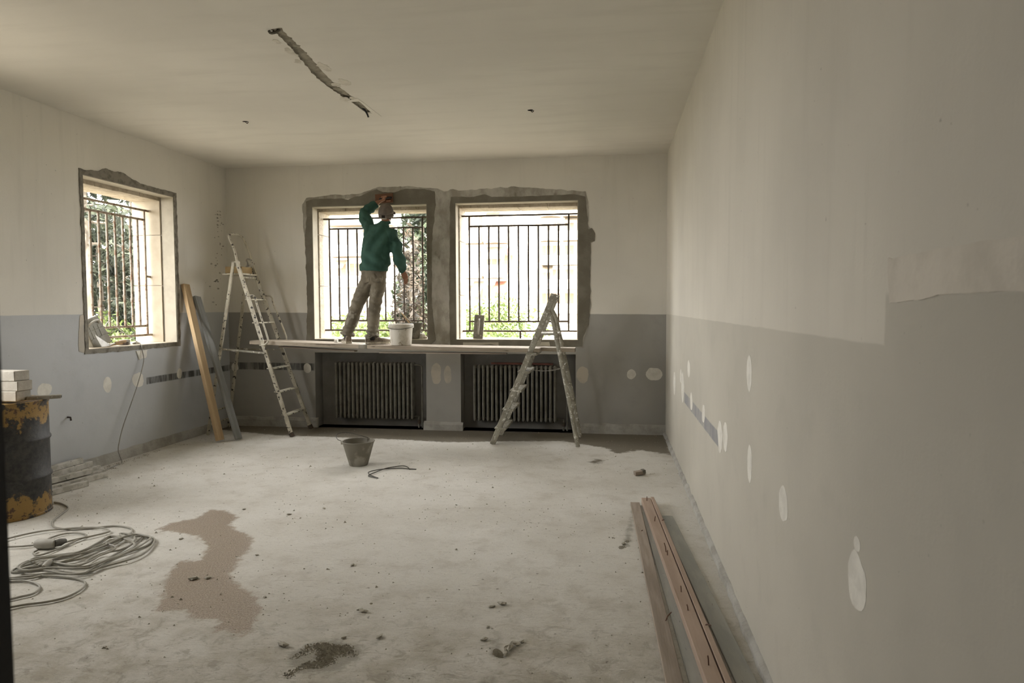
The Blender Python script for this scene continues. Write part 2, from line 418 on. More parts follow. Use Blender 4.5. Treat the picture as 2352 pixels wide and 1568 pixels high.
# niche linings: lower wall paint, the shade of the recess put into its colour
# ------------------------------------------------------------------ floor
def poly_sdf(px, py, poly):
    """signed distance to a polygon, positive inside"""
    d = np.full(px.shape, 1e9); ins = np.zeros(px.shape, bool); n = len(poly)
    for i in range(n):
        ax, ay = poly[i]; bx, by = poly[(i+1) % n]; ex, ey = bx-ax, by-ay
        t = np.clip(((px-ax)*ex+(py-ay)*ey)/(ex*ex+ey*ey+1e-12), 0, 1)
        d = np.minimum(d, np.hypot(px-ax-t*ex, py-ay-t*ey))
        c = ((ay > py) != (by > py)) & (px < (bx-ax)*(py-ay)/(by-ay+1e-12)+ax); ins ^= c
    return np.where(ins, d, -d)
F2 = lambda pts: [tuple(fl(u, v).to_2d()) for u, v in pts]
STAIN = F2([(354, 1217), (394, 1200), (451, 1189), (483, 1169), (517, 1171), (551, 1186), (529, 1203), (557, 1220), (583, 1234), (577, 1263), (557, 1280), (546, 1303), (531, 1317), (546, 1340), (591, 1363), (603, 1397), (589, 1429), (566, 1463), (517, 1448), (477, 1463), (497, 1434), (477, 1423), (434, 1420), (420, 1403), (357, 1406), (366, 1366), (383, 1314), (411, 1289), (454, 1286), (477, 1254), (446, 1231), (406, 1223)])
DAMP = F2([(480, 985), (640, 1000), (760, 1004), (900, 1009), (1030, 1016), (1150, 1014), (1290, 1013), (1390, 1029), (1415, 1043), (1470, 1034), (1545, 1046), (1531, 995)]) + [(XR, D+.3), (XL, D+.3)]
WET2 = [F2([(1350, 1060), (1372, 1053), (1392, 1056), (1380, 1063), (1362, 1066)])]
SANDP = F2([(655, 1500), (700, 1480), (760, 1465), (830, 1480), (845, 1500), (820, 1520), (790, 1535), (735, 1550), (690, 1545), (660, 1525)])
GREYD = [SANDP, F2([(1435, 1235), (1452, 1165), (1462, 1165), (1452, 1235), (1446, 1255), (1425, 1255)]), F2([(1118, 1465), (1150, 1460), (1160, 1510), (1130, 1515)]), F2([(1105, 1568), (1140, 1540), (1135, 1590), (1100, 1600)])]
gx = np.linspace(XL-.02, XR+.02, 226); gy = np.linspace(-1.62, D+ND+.02, 410)
GX, GY = np.meshgrid(gx, gy)
def grid_mesh(name, X, Y, Z, attrs):
    ny, nx = X.shape; me = bpy.data.meshes.new(name)
    V = np.stack([X, Y, Z], -1).reshape(-1, 3).astype(np.float32)
    idx = np.arange(ny*nx).reshape(ny, nx); q = np.stack([idx[:-1, :-1], idx[:-1, 1:], idx[1:, 1:], idx[1:, :-1]], -1).reshape(-1, 4)
    me.vertices.add(len(V)); me.vertices.foreach_set('co', V.ravel()); me.loops.add(q.size); me.loops.foreach_set('vertex_index', q.ravel().astype(np.int32))
    me.polygons.add(len(q)); me.polygons.foreach_set('loop_start', np.arange(0, q.size, 4, dtype=np.int32)); me.update(calc_edges=True)
    for k, v in attrs.items():
        a = me.attributes.new(k, 'FLOAT', 'POINT'); a.data.foreach_set('value', v.ravel().astype(np.float32))
    return me
greyd = np.max([poly_sdf(GX, GY, p) for p in GREYD], axis=0)
wet2 = np.max([poly_sdf(GX, GY, p) for p in WET2], axis=0)
t = NT('dusty concrete floor'); P = t.coord('World')
n_big = t.noise(P, .8, 5, .6); n_mid = t.noise(P, 4.5, 6, .65); n_fine = t.noise(P, 60, 4, .7); n_edge = t.noise(P, 14, 5, .7)
n_sc = t.noise(t.mapping(P, (5, 22, 1)), 1.3, 5, .75, .6)
c = t.mix(t.ramp(n_big, .32, .68), (.64, .625, .585), (.54, .52, .47))
c = t.mix(t.ramp(n_mid, .48, .74, 0, .5), c, (.40, .365, .31))
n_s2 = t.noise(t.mapping(P, (9, 30, 1), (3, 7, 0)), 1.7, 6, .8, 1.2)
c = t.mix(t.math('MULTIPLY', t.ramp(n_s2, .58, .66, 0, .75), t.ramp(n_big, .35, .6)), c, (.25, .22, .175))
c = t.mix(t.ramp(n_sc, .60, .74, 0, .65), c, (.27, .245, .20))
c = t.mix(t.ramp(n_sc, .30, .22, 0, .55), c, (.62, .605, .56))
near = t.ramp(t.math('ADD', t.xyz(P)[1], t.math('MULTIPLY', n_big, 2.2)), 3.4, 5.4, 1, 0)     # darker brown and patchier towards the door
c = t.mix(t.math('MULTIPLY', near, t.ramp(n_mid, .25, .75, .15, .95)), c, (.35, .32, .255))
c = t.mix(t.math('MULTIPLY', near, t.ramp(t.noise(P, 11, 6, .75, .8), .50, .64, 0, .55)), c, (.23, .205, .16))
jit = t.math('MULTIPLY', t.math('SUBTRACT', n_edge, .5), .16)
st = t.ramp(t.math('ADD', t.attr('stain'), jit), -.012, .03)
c = t.mix(st, c, t.mix(t.ramp(t.noise(P, 130, 3, .7), .40, .62), (.225, .178, .135), (.40, .335, .265)))
dm = t.ramp(t.math('ADD', t.attr('damp'), t.math('MULTIPLY', jit, 1.3)), -.02, .05)
c = t.mix(dm, c, (.17, .15, .115))
gd = t.ramp(t.math('ADD', t.attr('grey'), t.math('MULTIPLY', jit, .7)), -.01, .03)
c = t.mix(t.math('MULTIPLY', gd, .75), c, (.24, .225, .185))
n_s3 = t.noise(t.mapping(P, (7, 26, 1), (1, 2, 0)), 4.5, 5, .75, .8)
c = t.mix(t.ramp(n_s3, .58, .68, 0, .7), c, (.27, .245, .20))
c = t.mix(t.ramp(t.noise(P, 170, 2, .5), .56, .70, 0, .3), c, (.25, .23, .19))
sp = t.ramp(t.noise(P, 26, 2, .5), .70, .75); c = t.mix(t.math('MULTIPLY', sp, .8), c, (.20, .18, .145))
t.col(c)
rg = t.math('SUBTRACT', .88, t.math('MULTIPLY', st, .42)); t.rough(rg); t.b.inputs['Specular IOR Level'].default_value = .35
h = t.math('ADD', t.math('MULTIPLY', n_fine, .35), t.math('ADD', t.math('MULTIPLY', n_mid, .8), t.math('MULTIPLY', n_sc, .55)))
t.bump(h, .6, .016)
M_FLOOR = t.m
fz = np.zeros_like(GX)
fme = grid_mesh('floor', GX, GY, fz, {'stain': poly_sdf(GX, GY, STAIN), 'damp': np.maximum(poly_sdf(GX, GY, DAMP), wet2), 'grey': greyd})
fme.materials.append(M_FLOOR)
floor = struct(bpy.data.objects.new('floor', fme)); COL.objects.link(floor); LOC[floor] = Vector((0, 0, 0))
MB().box((XL-TW, -1.7, -.35), (XR+.25, D+TW, -.12)).build('sub_floor', M_PLINTH, floor)

# ------------------------------------------------------------------ ceiling with a chased channel and two fixing holes
t = NT('ceiling distemper'); P = t.coord('World')
b1 = t.noise(P, .7, 4, .5); s1 = t.noise(t.mapping(P, (.9, 5, 1)), 1.2, 5, .6)
c = t.mix(t.ramp(b1, .35, .7), (.76, .735, .675), (.69, .665, .61)); c = t.mix(t.ramp(s1, .45, .75, 0, .6), c, (.66, .635, .58))
t.col(c); t.rough(.92); t.b.inputs['Specular IOR Level'].default_value = .15
t.bump(t.math('ADD', s1, t.math('MULTIPLY', t.noise(P, 40, 3, .6), .2)), .3, .006)
M_CEIL = t.m
M_FLAKE = mat('flaked ceiling plaster', (.66, .63, .56), (.54, .51, .445), 16, coords='World', bump=.6)
def channel_edge():
    spine = [ce(u, v) for u, v in ((640, 72), (668, 98), (700, 132), (745, 182), (790, 216), (835, 248), (848, 258))]
    wid = (.030, .032, .040, .044, .040, .040, .030)
    L, Rr = [], []
    sp = smooth_path(spine, 12); 
    for i, p in enumerate(sp):
        k = i/(len(sp)-1)*(len(wid)-1); a = int(min(k, len(wid)-2)); w = wid[a]+(wid[a+1]-wid[a])*(k-a)
        j1 = noise.noise(Vector((i*.7, 1, 0)))*.016+noise.noise(Vector((i*2.3, 5, 0)))*.008; j2 = noise.noise(Vector((i*.7, 9, 0)))*.016+noise.noise(Vector((i*2.3, 15, 0)))*.008
        L.append((p.x-w+j1, p.y)); Rr.append((p.x+w+j2, p.y))
    return L, Rr, sp
cl, cr, cspine = channel_edge()
head = [tuple(ce(u, v).to_2d()) for u, v in ((648, 64), (640, 64), (632, 66), (622, 67), (627, 73), (634, 76))]
chan = cl + cr[::-1] + head
holes2 = []
for u, v, r in ((1218, 253, .030), (563, 279, .028)):
    q = ce(u, v); holes2.append([(q.x+r*math.cos(a)*random.uniform(.8, 1.15), q.y+r*.8*math.sin(a)*random.uniform(.8, 1.15)) for a in np.linspace(0, 2*PI, 10, endpoint=False)])
mb = MB(); outer = [(XL, -1.6), (XR, -1.6), (XR, D), (XL, D)]
loops = [[Vector((a, b, 0)) for a, b in L] for L in (outer, chan, *holes2)]
flat = [p for L in loops for p in L]; tri = tessellate_polygon(loops)
mb.add([(p.x, p.y, ZT) for p in flat], tri)
me = bpy.data.meshes.new('ceiling'); me.from_pydata(mb.v, [], mb.f); me.materials.append(M_CEIL)
ceiling = struct(bpy.data.objects.new('ceiling', me)); COL.objects.link(ceiling); LOC[ceiling] = Vector((0, 0, 0))
def pocket(loop, depth, m, name, rough=.008):
    mb = MB(); n = len(loop); cx = sum(p[0] for p in loop)/n
    top = [(a+(cx-a)*0, b, ZT+depth+random.uniform(-rough, rough)) for a, b in loop]
    mb.add([(a, b, ZT-.0005) for a, b in loop]+top, [(i, (i+1) % n, n+(i+1) % n, n+i) for i in range(n)])
    tr = tessellate_polygon([[Vector((a, b, 0)) for a, b in loop]]); o = len(mb.v)-n
    mb.f += [tuple(o+i for i in f) for f in tr]
    return mb.build(name, m, ceiling)
pocket(chan, .014, M_CAV, 'cable_channel', .005)
for hl in holes2: pocket(hl, .07, M_HOLE, 'fixing_hole', .002)
MB().box((XL-TW, -1.75, ZT+.16), (XR+.25, D+TW, ZT+.40)).build('roof_slab', M_PLINTH, ceiling)
for i, (u, v, w, h) in enumerate(((690, 118, .05, .10), (722, 155, .06, .12), (705, 140, .035, .05), (770, 190, .07, .10), (812, 228, .06, .10), (752, 196, .05, .07), (660, 95, .03, .06), (790, 226, .05, .06))):
    q = ce(u, v); q.x += (.075 if i % 2 else -.07)
    MB().slab(ragged([(q.x+w*.62*math.cos(a), q.y+h*.8*math.sin(a)) for a in np.linspace(0, 2*PI, 14, endpoint=False)], .008, .022, 26, i), [], TC, .0012).build('flaked_plaster', M_FLAKE, ceiling)
q0, q1 = ce(842, 262), ce(876, 267)
MB().slab(ragged([(q1.x-.13, 5.72), (q1.x-.015, 5.66), (q1.x, q1.y), (q1.x-.10, q1.y), (q1.x-.115, 6.1)], .05, .004, 14), [[(a, b) for a, b in [(q1.x-.105, 5.75), (q1.x-.03, 5.75), (q1.x-.05, 6.12), (q1.x-.095, 6.10)]]], TC, .003).build('filler_strip', M_CEIL, ceiling)
q = ce(843, 256)
MB().tube(smooth_path([(q.x-.02, q.y-.08, ZT+.02), (q.x-.01, q.y-.03, ZT+.005), (q.x, q.y, ZT-.02), (q.x+.005, q.y+.02, ZT-.045)], 4), .008, 8).build('cable_stub', M_BLACKP, ceiling, smooth=True)
q = ce(634, 70)
MB().tube(smooth_path([(q.x+.01, q.y+.03, ZT+.02), (q.x, q.y, ZT-.01), (q.x-.03, q.y-.01, ZT-.018), (q.x-.045, q.y-.005, ZT-.004)], 4), .009, 8).build('cable_stub', M_ZINCD, ceiling, smooth=True)
for hl in holes2:
    cx, cy = np.mean(hl, axis=0); MB().tube(smooth_path([(cx, cy, ZT+.06), (cx+.003, cy, ZT), (cx+.018, cy+.004, ZT-.016), (cx+.03, cy+.002, ZT-.004)], 4), .004, 6).build('hook', M_IRON, ceiling, smooth=True)

# ------------------------------------------------------------------ niche backs, plinths
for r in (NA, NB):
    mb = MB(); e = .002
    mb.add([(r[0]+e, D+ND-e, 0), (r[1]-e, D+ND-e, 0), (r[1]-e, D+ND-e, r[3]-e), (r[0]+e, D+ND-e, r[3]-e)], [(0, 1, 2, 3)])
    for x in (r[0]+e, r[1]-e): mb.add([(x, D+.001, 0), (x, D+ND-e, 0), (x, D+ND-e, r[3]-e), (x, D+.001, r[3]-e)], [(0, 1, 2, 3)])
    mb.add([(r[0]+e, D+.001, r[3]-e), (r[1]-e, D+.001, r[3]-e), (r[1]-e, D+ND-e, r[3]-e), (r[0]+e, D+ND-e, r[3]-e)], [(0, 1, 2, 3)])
    mb.build('niche_shade_lining', M_NICHE_SHADE, wall_back)  # skins that carry the painted niche shade
def plinth(name, T, a0, a1, h, th, seed, wob=.012):
    n = max(2, int((a1-a0)/.05)); mb = MB(); vs = []
    for i in range(n+1):
        a = a0+(a1-a0)*i/n; q = Vector((a*6+seed, seed, 0)); hh = h+noise.noise(q)*wob; tt = th+noise.noise(q+Vector((9, 9, 9)))*wob*.6
        vs += [T(a, -.01, tt+.006), T(a, hh*.72, tt), T(a, hh, max(.004, tt*.35)), T(a, hh+.004, -.002), T(a, -.01, -.002)]
    fs = [(5*i+k, 5*i+(k+1) % 5, 5*i+5+(k+1) % 5, 5*i+5+k) for i in range(n) for k in range(5)]
    fs += [tuple(range(5)), tuple(5*n+k for k in range(5))]
    return struct(mb.add(vs, fs).build(name, M_PLINTH))
plinth('baseboard_back', TB, NB[1]+.005, XR, .115, .018, 1)
plinth('baseboard_pier', TB, NA[1]-.03, NB[0]+.03, .10, .035, 2, .022)
plinth('baseboard_corner', TB, XL, NA[0]+.035, .12, .022, 3, .018)
plinth('baseboard_left', TL, YF, D, .10, .012, 4, .014)
plinth('baseboard_right', TR, YF, D, .035, .022, 5, .022)

# ------------------------------------------------------------------ render bands and filler patches (thin, on the walls)
rect = lambda r, g=0.: [(r[0]-g, r[2]-g), (r[1]+g, r[2]-g), (r[1]+g, r[3]+g), (r[0]-g, r[3]+g)]
B2 = lambda pts: [(bk(u, v).x, bk(u, v).z) for u, v in pts]
o_wa = B2([(704, 795), (706, 700), (703, 600), (700, 545), (705, 500), (704, 462), (722, 457), (770, 456), (800, 457), (826, 450), (850, 441), (866, 435), (880, 440), (905, 441), (930, 434), (975, 434), (998, 440), (1001, 470), (992, 560), (992, 700), (1001, 780), (990, 792), (840, 791)])
o_wb = B2([(1034, 794), (1032, 700), (1033, 560), (1034, 470), (1036, 452), (1090, 452), (1112, 446), (1130, 452), (1200, 451), (1320, 446), (1345, 452), (1352, 530), (1355, 620), (1356, 690), (1352, 745), (1340, 775), (1338, 796)])
hole = lambda r: [(r[0], r[2]), (r[0], r[3]), (r[1], r[3]), (r[1], r[2])]
def frame_patch(outline, r, T, th, m, name, par, step=.03, amp=.008, seed=0.):
    return MB().slab(ragged(outline, step, amp, 11, seed), [hole(r)], T, th).build(name, m, par)
frame_patch(o_wa, WA, TB, .006, M_CEM, 'cement_band', wall_back, .025, .010, 1)
frame_patch(o_wb, WB, TB, .006, M_CEM, 'cement_band', wall_back, .03, .006, 2)
o_wb2 = B2([(1020, 790), (1018, 640), (1017, 500), (1020, 440), (1035, 434), (1060, 438), (1130, 432), (1180, 429), (1260, 434), (1345, 440), (1352, 470), (1352, 520), (1356, 525), (1366, 535), (1367, 553), (1358, 560), (1356, 620), (1357, 700), (1350, 750), (1340, 780), (1340, 800)])
frame_patch(o_wb2, (WB[0]-.01, WB[1]+.01, WB[2]-.01, WB[3]+.01), TB, .0035, M_CEM2, 'cement_smear', wall_back, .03, .014, 3)
MB().slab(ragged(B2([(985, 800), (985, 440), (1004, 434), (1022, 440), (1036, 450), (1036, 800)]), .03, .010, 10, 4), [], TB, .0025).build('cement_smear', M_CEM2, wall_back)
MB().slab(ragged(B2([(1349, 528), (1359, 524), (1367, 536), (1366, 553), (1357, 556), (1356, 600), (1354, 690), (1348, 740), (1346, 640)]), .03, .008, 12, 6), [], TB, .007).build('cement_band', M_CEM, wall_back)
for pts in ([(1064, 786), (1145, 786), (1146, 794), (1128, 790), (1095, 793), (1064, 794)], [(1233, 785), (1262, 785), (1264, 794), (1235, 794)]):
    MB().slab(ragged(B2(pts), .03, .004, 14, 1), [], TB, .009).build('bare_stone', M_PLAST, wall_back)
# older ragged smear around the first window, lighter than the band
MB().slab(ragged(B2([(697, 520), (694, 470), (704, 455), (760, 447), (820, 446), (868, 430), (930, 428), (1006, 433), (1008, 500), (990, 470), (900, 448), (820, 455), (740, 458), (708, 464), (702, 560)]), .03, .012, 10, 8), [], TB, .002).build('cement_smear', M_CEM2, wall_back)
o_wc = [(WC[0]-.04, WC[2]-.045), (WC[1]+.05, WC[2]-.045), (WC[1]+.05, WC[3]+.05), (6.62, WC[3]+.05), (6.48, WC[3]+.085), (6.36, WC[3]+.115), (6.25, WC[3]+.105), (6.12, WC[3]+.11), (6.0, WC[3]+.06), (WC[0]-.04, WC[3]+.045)]
frame_patch(o_wc, WC, TL, .008, M_CEM3, 'cement_band', wall_left, .018, .011, 11)
MB().slab(ragged([(WC[0]-.12, 1.12), (WC[0]-.045, 1.10), (WC[0]-.045, 1.46), (WC[0]-.09, 1.45), (WC[0]-.11, 1.3)], .03, .012, 14, 9), [], TL, .003).build('filler_patch', M_FILLB, wall_left)
MB().slab(ragged([(6.47, 1.08), (6.64, 1.075), (6.62, 1.0), (6.52, .985)], .02, .012, 14, 12), [], TL, .010).build('filler_patch', M_FILL, wall_left)
def spots(fn, T, ax, lst, par, m=M_FILL):
    for i, (u, v, w, h) in enumerate(lst):
        p = fn(u, v); q = [(p[ax]+w/2*math.cos(a), p.z+h/2*math.sin(a)) for a in np.linspace(0, 2*PI, 20, endpoint=False)]
        MB().slab(ragged(q, .012, min(w, h)*.10, 11, i+u), [], T, .0008).build('filler_patch', m, par)
spots(lf, TL, 1, [(247, 884, .11, .15), (318, 872, .17, .16), (102, 895, .16, .12), (412, 858, .09, .12)], wall_left)
spots(bk, TB, 0, [(540, 843, .10, .11), (706, 845, .10, .13), (1450, 859, .11, .11), (1504, 859, .19, .15)], wall_back)
spots(bk, TB, 0, [(1338, 860, .14, .20), (1002, 857, .13, .26), (1028, 860, .10, .22)], wall_back, M_FILLB)
spots(rt, TR, 1, [(1549, 880, .22, .24), (1564, 865, .16, .13), (1568, 890, .24, .27), (1582, 846, .20, .14), (1588, 922, .15, .14), (1616, 950, .14, .13), (1654, 1003, .17, .20), (1666, 1002, .15, .175), (1721, 856, .12, .165), (1722, 1066, .105, .175), (1799, 1157, .13, .14), (1968, 1335, .14, .155)], wall_right)
spots(rt, TR, 1, [(1969, 1250, .05, .04)], wall_right)
MB().slab(ragged([(.85, 1.545), (1.46, 1.54), (1.55, 1.53), (1.70, 1.525), (1.715, 1.60), (1.716, 1.632), (1.69, 1.626), (1.47, 1.63), (1.2, 1.628), (.85, 1.633)], .02, .003, 9, 4), [], TR, .003).build('filler_band', M_FILLR, wall_right)
# line of small chisel marks up the left wall by the corner
for i in range(46):
    v = random.uniform(485, 700); u = 505+random.gauss(0, 6)-(v-485)*.055
    p = lf(u, v); r = random.uniform(.004, .012)
    MB().slab([(p.y+r*2.2*math.cos(a)*random.uniform(.6, 1.2), p.z+r*math.sin(a)*random.uniform(.6, 1.3)) for a in np.linspace(0, 2*PI, 6, endpoint=False)], [], TL, .0015).build('chip', M_CEM2, wall_left)
p = lf(155, 958); MB().tube([(XL, p.y, p.z), (XL+.03, p.y, p.z), (XL+.035, p.y, p.z-.03)], .008, 6).build('wall_hook', M_IRON, wall_left)

# ================================================================== WINDOWS
def window(name, r, T, along, joints, stone):
    """T(a, z, d): a along the wall, d outwards from the room side"""
    w = thing(name, None, None, T((r[0]+r[1])/2, r[2], 0), kind='structure')
    a0, a1, z0, z1 = r; d1, d2 = .145, TW+.03; e = .02
    # plaster reveal (thin skins on the opening), then a step to the stone reveal
    def skin(nm, p, q, m):
        MB().box(tuple(min(x, y) for x, y in zip(p, q)), tuple(max(x, y) for x, y in zip(p, q))).build(nm, m, w)
    skin('reveal', T(a0, z0, .001), T(a0+.006, z1, d1), M_PLAST); skin('reveal', T(a1-.006, z0, .001), T(a1, z1, d1), M_PLAST); skin('reveal', T(a0, z1-.006, .001), T(a1, z1, d1), M_PLAST)
    zz = [z0]+joints+[z1]
    for s, aa in ((1, a0), (-1, a1)):
        for k in range(len(zz)-1):
            j = random.uniform(0, .004)
            MB().box(tuple(min(x, y) for x, y in zip(T(aa, zz[k]+.003, d1+.012), T(aa+s*(.018+j), zz[k+1]-.003, d2))), tuple(max(x, y) for x, y in zip(T(aa, zz[k]+.003, d1+.012), T(aa+s*(.018+j), zz[k+1]-.003, d2)))).build('stone_block', stone, w, bevel=.003)
    n = 4; L = (a1-a0-.04)/n
    for k in range(n):
        p, q = T(a0+.02+k*L+.002, z1-.042-random.uniform(0, .006), d1+.012), T(a0+.02+(k+1)*L-.002, z1, d2)
        MB().box(tuple(min(x, y) for x, y in zip(p, q)), tuple(max(x, y) for x, y in zip(p, q))).build('lintel_stone', M_STONE, w, bevel=.003)
    p, q = T(a0, z0-.01, .004), T(a1, z0+.004, d2+.05)
    MB().box(tuple(min(x, y) for x, y in zip(p, q)), tuple(max(x, y) for x, y in zip(p, q))).build('window_sill', M_STONES, w, bevel=.002)
    return w
T_BK = lambda a, b, d: (a, D+d, b)
T_LF = lambda a, b, d: (XL-d, a, b)
window('window_1', WA, T_BK, 0, [bk(730, 656).z, bk(730, 536).z], M_STONE)
window('window_2', WB, T_BK, 0, [1.66, 2.33], M_STONE)
window('window_3', WC, T_LF, 1, [lf(390, 655).z, lf(390, 538).z], M_STONES)
window('added_window', W_ADDED, T_LF, 1, [1.62, 2.28], M_STONES)  # unseen window, added for its extra daylight
frame_patch([(W_ADDED[0]-.04, W_ADDED[2]-.045), (W_ADDED[1]+.05, W_ADDED[2]-.045), (W_ADDED[1]+.05, W_ADDED[3]+.05), (W_ADDED[0]-.04, W_ADDED[3]+.045)], W_ADDED, TL, .008, M_CEM3, 'cement_band', wall_left, .02, .01, 21)
GD = .30
def grille(label, T, r, outer, zs, nbar, m, stub, rad=.0112):
    a0, a1, z0, z1 = r; o0, o1 = outer; zt1, zt2, zb2, zb1 = zs
    g = thing('window_grille', label, 'window grille', T((a0+a1)/2, z0, GD))
    b = lambda p, q, rr=rad, nm='bar': MB().tube([T(p[0]+(q[0]-p[0])*k/6+random.uniform(-1, 1)*.0015, p[1]+(q[1]-p[1])*k/6+random.uniform(-1, 1)*.0015, GD) for k in range(7)], rr, 8).build(nm, m, g, smooth=True)
    b((a0+.02, zt1), (a1-.02, zt1), rad, 'cross_bar'); b((a0+.02, zb1), (a1-.02, zb1), rad, 'cross_bar')
    b((o0, zt2), (o1, zt2), rad, 'cross_bar'); b((o0, zb2), (o1, zb2), rad, 'cross_bar')
    for k in range(nbar):
        a = o0+(o1-o0)*k/(nbar-1)
        if k in (0, nbar-1): b((a, zb1), (a, zt1))
        else: b((a, zb2), (a, zt2))
    if stub == 'floor': b(((o0+o1)/2+.02, z0+.004), ((o0+o1)/2+.02, zb1), rad, 'foot')
    else:
        b((o1, stub), (a1-.02, stub), rad, 'anchor'); b((a0+.02, stub), (o0, stub), rad, 'anchor')
    return g
gz = lambda u, vs: [bk(u, v, D+GD).z for v in vs]
grille('dark rusty iron window grille behind the plasterer, hedge and cypress outside', T_BK, WA, (bk(758, 620, D+GD).x, bk(971, 620, D+GD).x), gz(860, (501, 524, 736, 758)), 11, M_IRON, 'floor')
grille('dark rusty iron window grille behind the smaller stepladder, balconies outside', T_BK, WB, (bk(1078.5, 620, D+GD).x, bk(1306, 620, D+GD).x), gz(1190, (494, 518, 738, 760)), 11, M_IRON, 'floor')
grille('weathered rust and cream iron window grille in the side wall above the loose cord', T_LF, WC, (5.91, 7.075), (2.603, 2.498, 1.319, 1.216), 11, M_IRONL, 1.87, .0125)

# daylight openings sampled by the renderer (emit nothing themselves)
def portal(name, loc, sx, sy, rot):
    d = bpy.data.lights.new(name, 'AREA'); d.shape = 'RECTANGLE'; d.size = sx; d.size_y = sy; d.cycles.is_portal = True
    o = bpy.data.objects.new(name, d); COL.objects.link(o); o.location = loc; o.rotation_euler = rot
for r in (WA, WB): portal('portal', ((r[0]+r[1])/2, D+TW+.06, (r[2]+r[3])/2), r[1]-r[0], r[3]-r[2], (-PI/2, 0, 0))
portal('portal', (XL-TW-.06, (WC[0]+WC[1])/2, (WC[2]+WC[3])/2), WC[3]-WC[2], WC[1]-WC[0], (0, -PI/2, 0))
for r in (W_ADDED,): portal('portal', (XL-TW-.06, (r[0]+r[1])/2, (r[2]+r[3])/2), r[3]-r[2], r[1]-r[0], (0, -PI/2, 0))

# ================================================================== OUTSIDE
GZ = -.9
M_GRASS = mat('dry garden ground', (.26, .24, .205), (.19, .175, .135), 2, coords='World', bump=.6, bscale=20, bdist=.05)
M_FAC = mat('white rendered facade', (.74, .71, .65), (.66, .625, .56), .6, coords='World', bump=.2)
M_FAC2 = mat('cream facade', (.66, .61, .53), (.58, .53, .45), .6, coords='World', bump=.2)
M_SOF = mat('tan balcony underside', (.22, .18, .125), (.17, .135, .09), 1, coords='World')
M_PANE = mat('dusty window pane', (.24, .21, .165), (.33, .30, .25), .8, rough=.5, coords='World', bump=0)
M_SHUT = mat('brown shutter', (.30, .23, .165), (.25, .185, .13), 2, coords='World', stretch=(1, 1, 12))
M_AWN = mat('beige awning cloth', (.46, .40, .31), (.38, .32, .24), 2, coords='World')
M_AWNR = mat('brick red awning cloth', (.28, .12, .075), (.22, .09, .055), 2, coords='World')
M_RAIL = mat('grey balcony rail', (.17, .16, .145))
M_BARK = mat('bark', (.16, .135, .105), (.09, .075, .055), 9, stretch=(1, 1, .25), bump=.8, bscale=20, bdist=.02)
def leaf_mat(name, c1, c2, c3):
    t = NT(name); r = t.attr('tone'); 
    t.col(t.mix(t.ramp(r, .0, .55), c1, t.mix(t.ramp(r, .5, 1.), c2, c3))); t.rough(.7)
    tr = t.n('BsdfTranslucent'); tr.inputs[0].default_value = c2+(1,); ad = t.n('MixShader'); ad.inputs[0].default_value = .25
    t.l(t.b.outputs[0], ad.inputs[1]); t.l(tr.outputs[0], ad.inputs[2]); t.l(ad.outputs[0], t.t.nodes['Material Output'].inputs[0])
    return t.m
M_LEAF_H = leaf_mat('yellow green hedge leaf', (.05, .075, .02), (.11, .15, .04), (.20, .24, .08))
M_LEAF_C = leaf_mat('cypress needle', (.012, .018, .010), (.03, .042, .020), (.075, .09, .042))
M_LEAF_B = leaf_mat('browned conifer needle', (.014, .012, .008), (.045, .034, .022), (.12, .085, .055))
M_LEAF_P = leaf_mat('grey green conifer needle', (.012, .015, .009), (.032, .040, .022), (.085, .095, .055))
tag(struct(MB().box((-60, D+TW, GZ-.3), (40, 120, GZ)).build('ground_garden', M_GRASS)))
struct(MB().box((-45, -30, GZ-.3), (XL-TW, D+TW, GZ)).build('ground_side', M_GRASS))

def leaves(blobs, n, size, seed, flat=1., droop=0.):
    """many small leaf quads scattered in ellipsoid shells; returns (verts, faces, tone)"""
    g = np.random.default_rng(seed); vol = np.array([b[1][0]*b[1][1]*b[1][2] for b in blobs])**.67; cnt = np.maximum(8, (n*vol/vol.sum()).astype(int))
    V, F, Tn = [], [], []
    for (c, r), k in zip(blobs, cnt):
        d = g.normal(size=(k, 3)); d /= np.linalg.norm(d, axis=1)[:, None]; rad = g.uniform(.45, 1.05, k)**.6
        p = np.array(c)+d*np.array(r)*rad[:, None]
        a = g.normal(size=(k, 3)); a /= np.linalg.norm(a, axis=1)[:, None]; b = np.cross(a, g.normal(size=(k, 3))); b /= np.linalg.norm(b, axis=1)[:, None]+1e-9
        s = size*g.uniform(.5, 1.4, k)[:, None]; a *= s*flat; b *= s*.6
        q = np.stack([p-a, p-b*.7, p+a, p+b*.7], 1); o = sum(len(x) for x in V)
        V.append(q.reshape(-1, 3)); F.append(np.arange(4*k).reshape(k, 4)+o); Tn.append(np.repeat(np.clip(g.uniform(0, 1, k)*.8+.2*(d[:, 2]), 0, 1), 4))
    return np.concatenate(V), np.concatenate(F), np.concatenate(Tn)
def foliage(parent, blobs, n, size, m, seed, flat=1.):
    V, F, Tn = leaves(blobs, n, size, seed, flat); b = LOC[parent]
    me = bpy.data.meshes.new('foliage'); me.from_pydata((V-np.array(b)).tolist(), [], F.tolist()); me.materials.append(m)
    a = me.attributes.new('tone', 'FLOAT', 'POINT'); a.data.foreach_set('value', Tn.astype(np.float32))
    o = bpy.data.objects.new('foliage', me); COL.objects.link(o); o.parent = parent; o['kind'] = 'stuff'; LOC[o] = b; return o
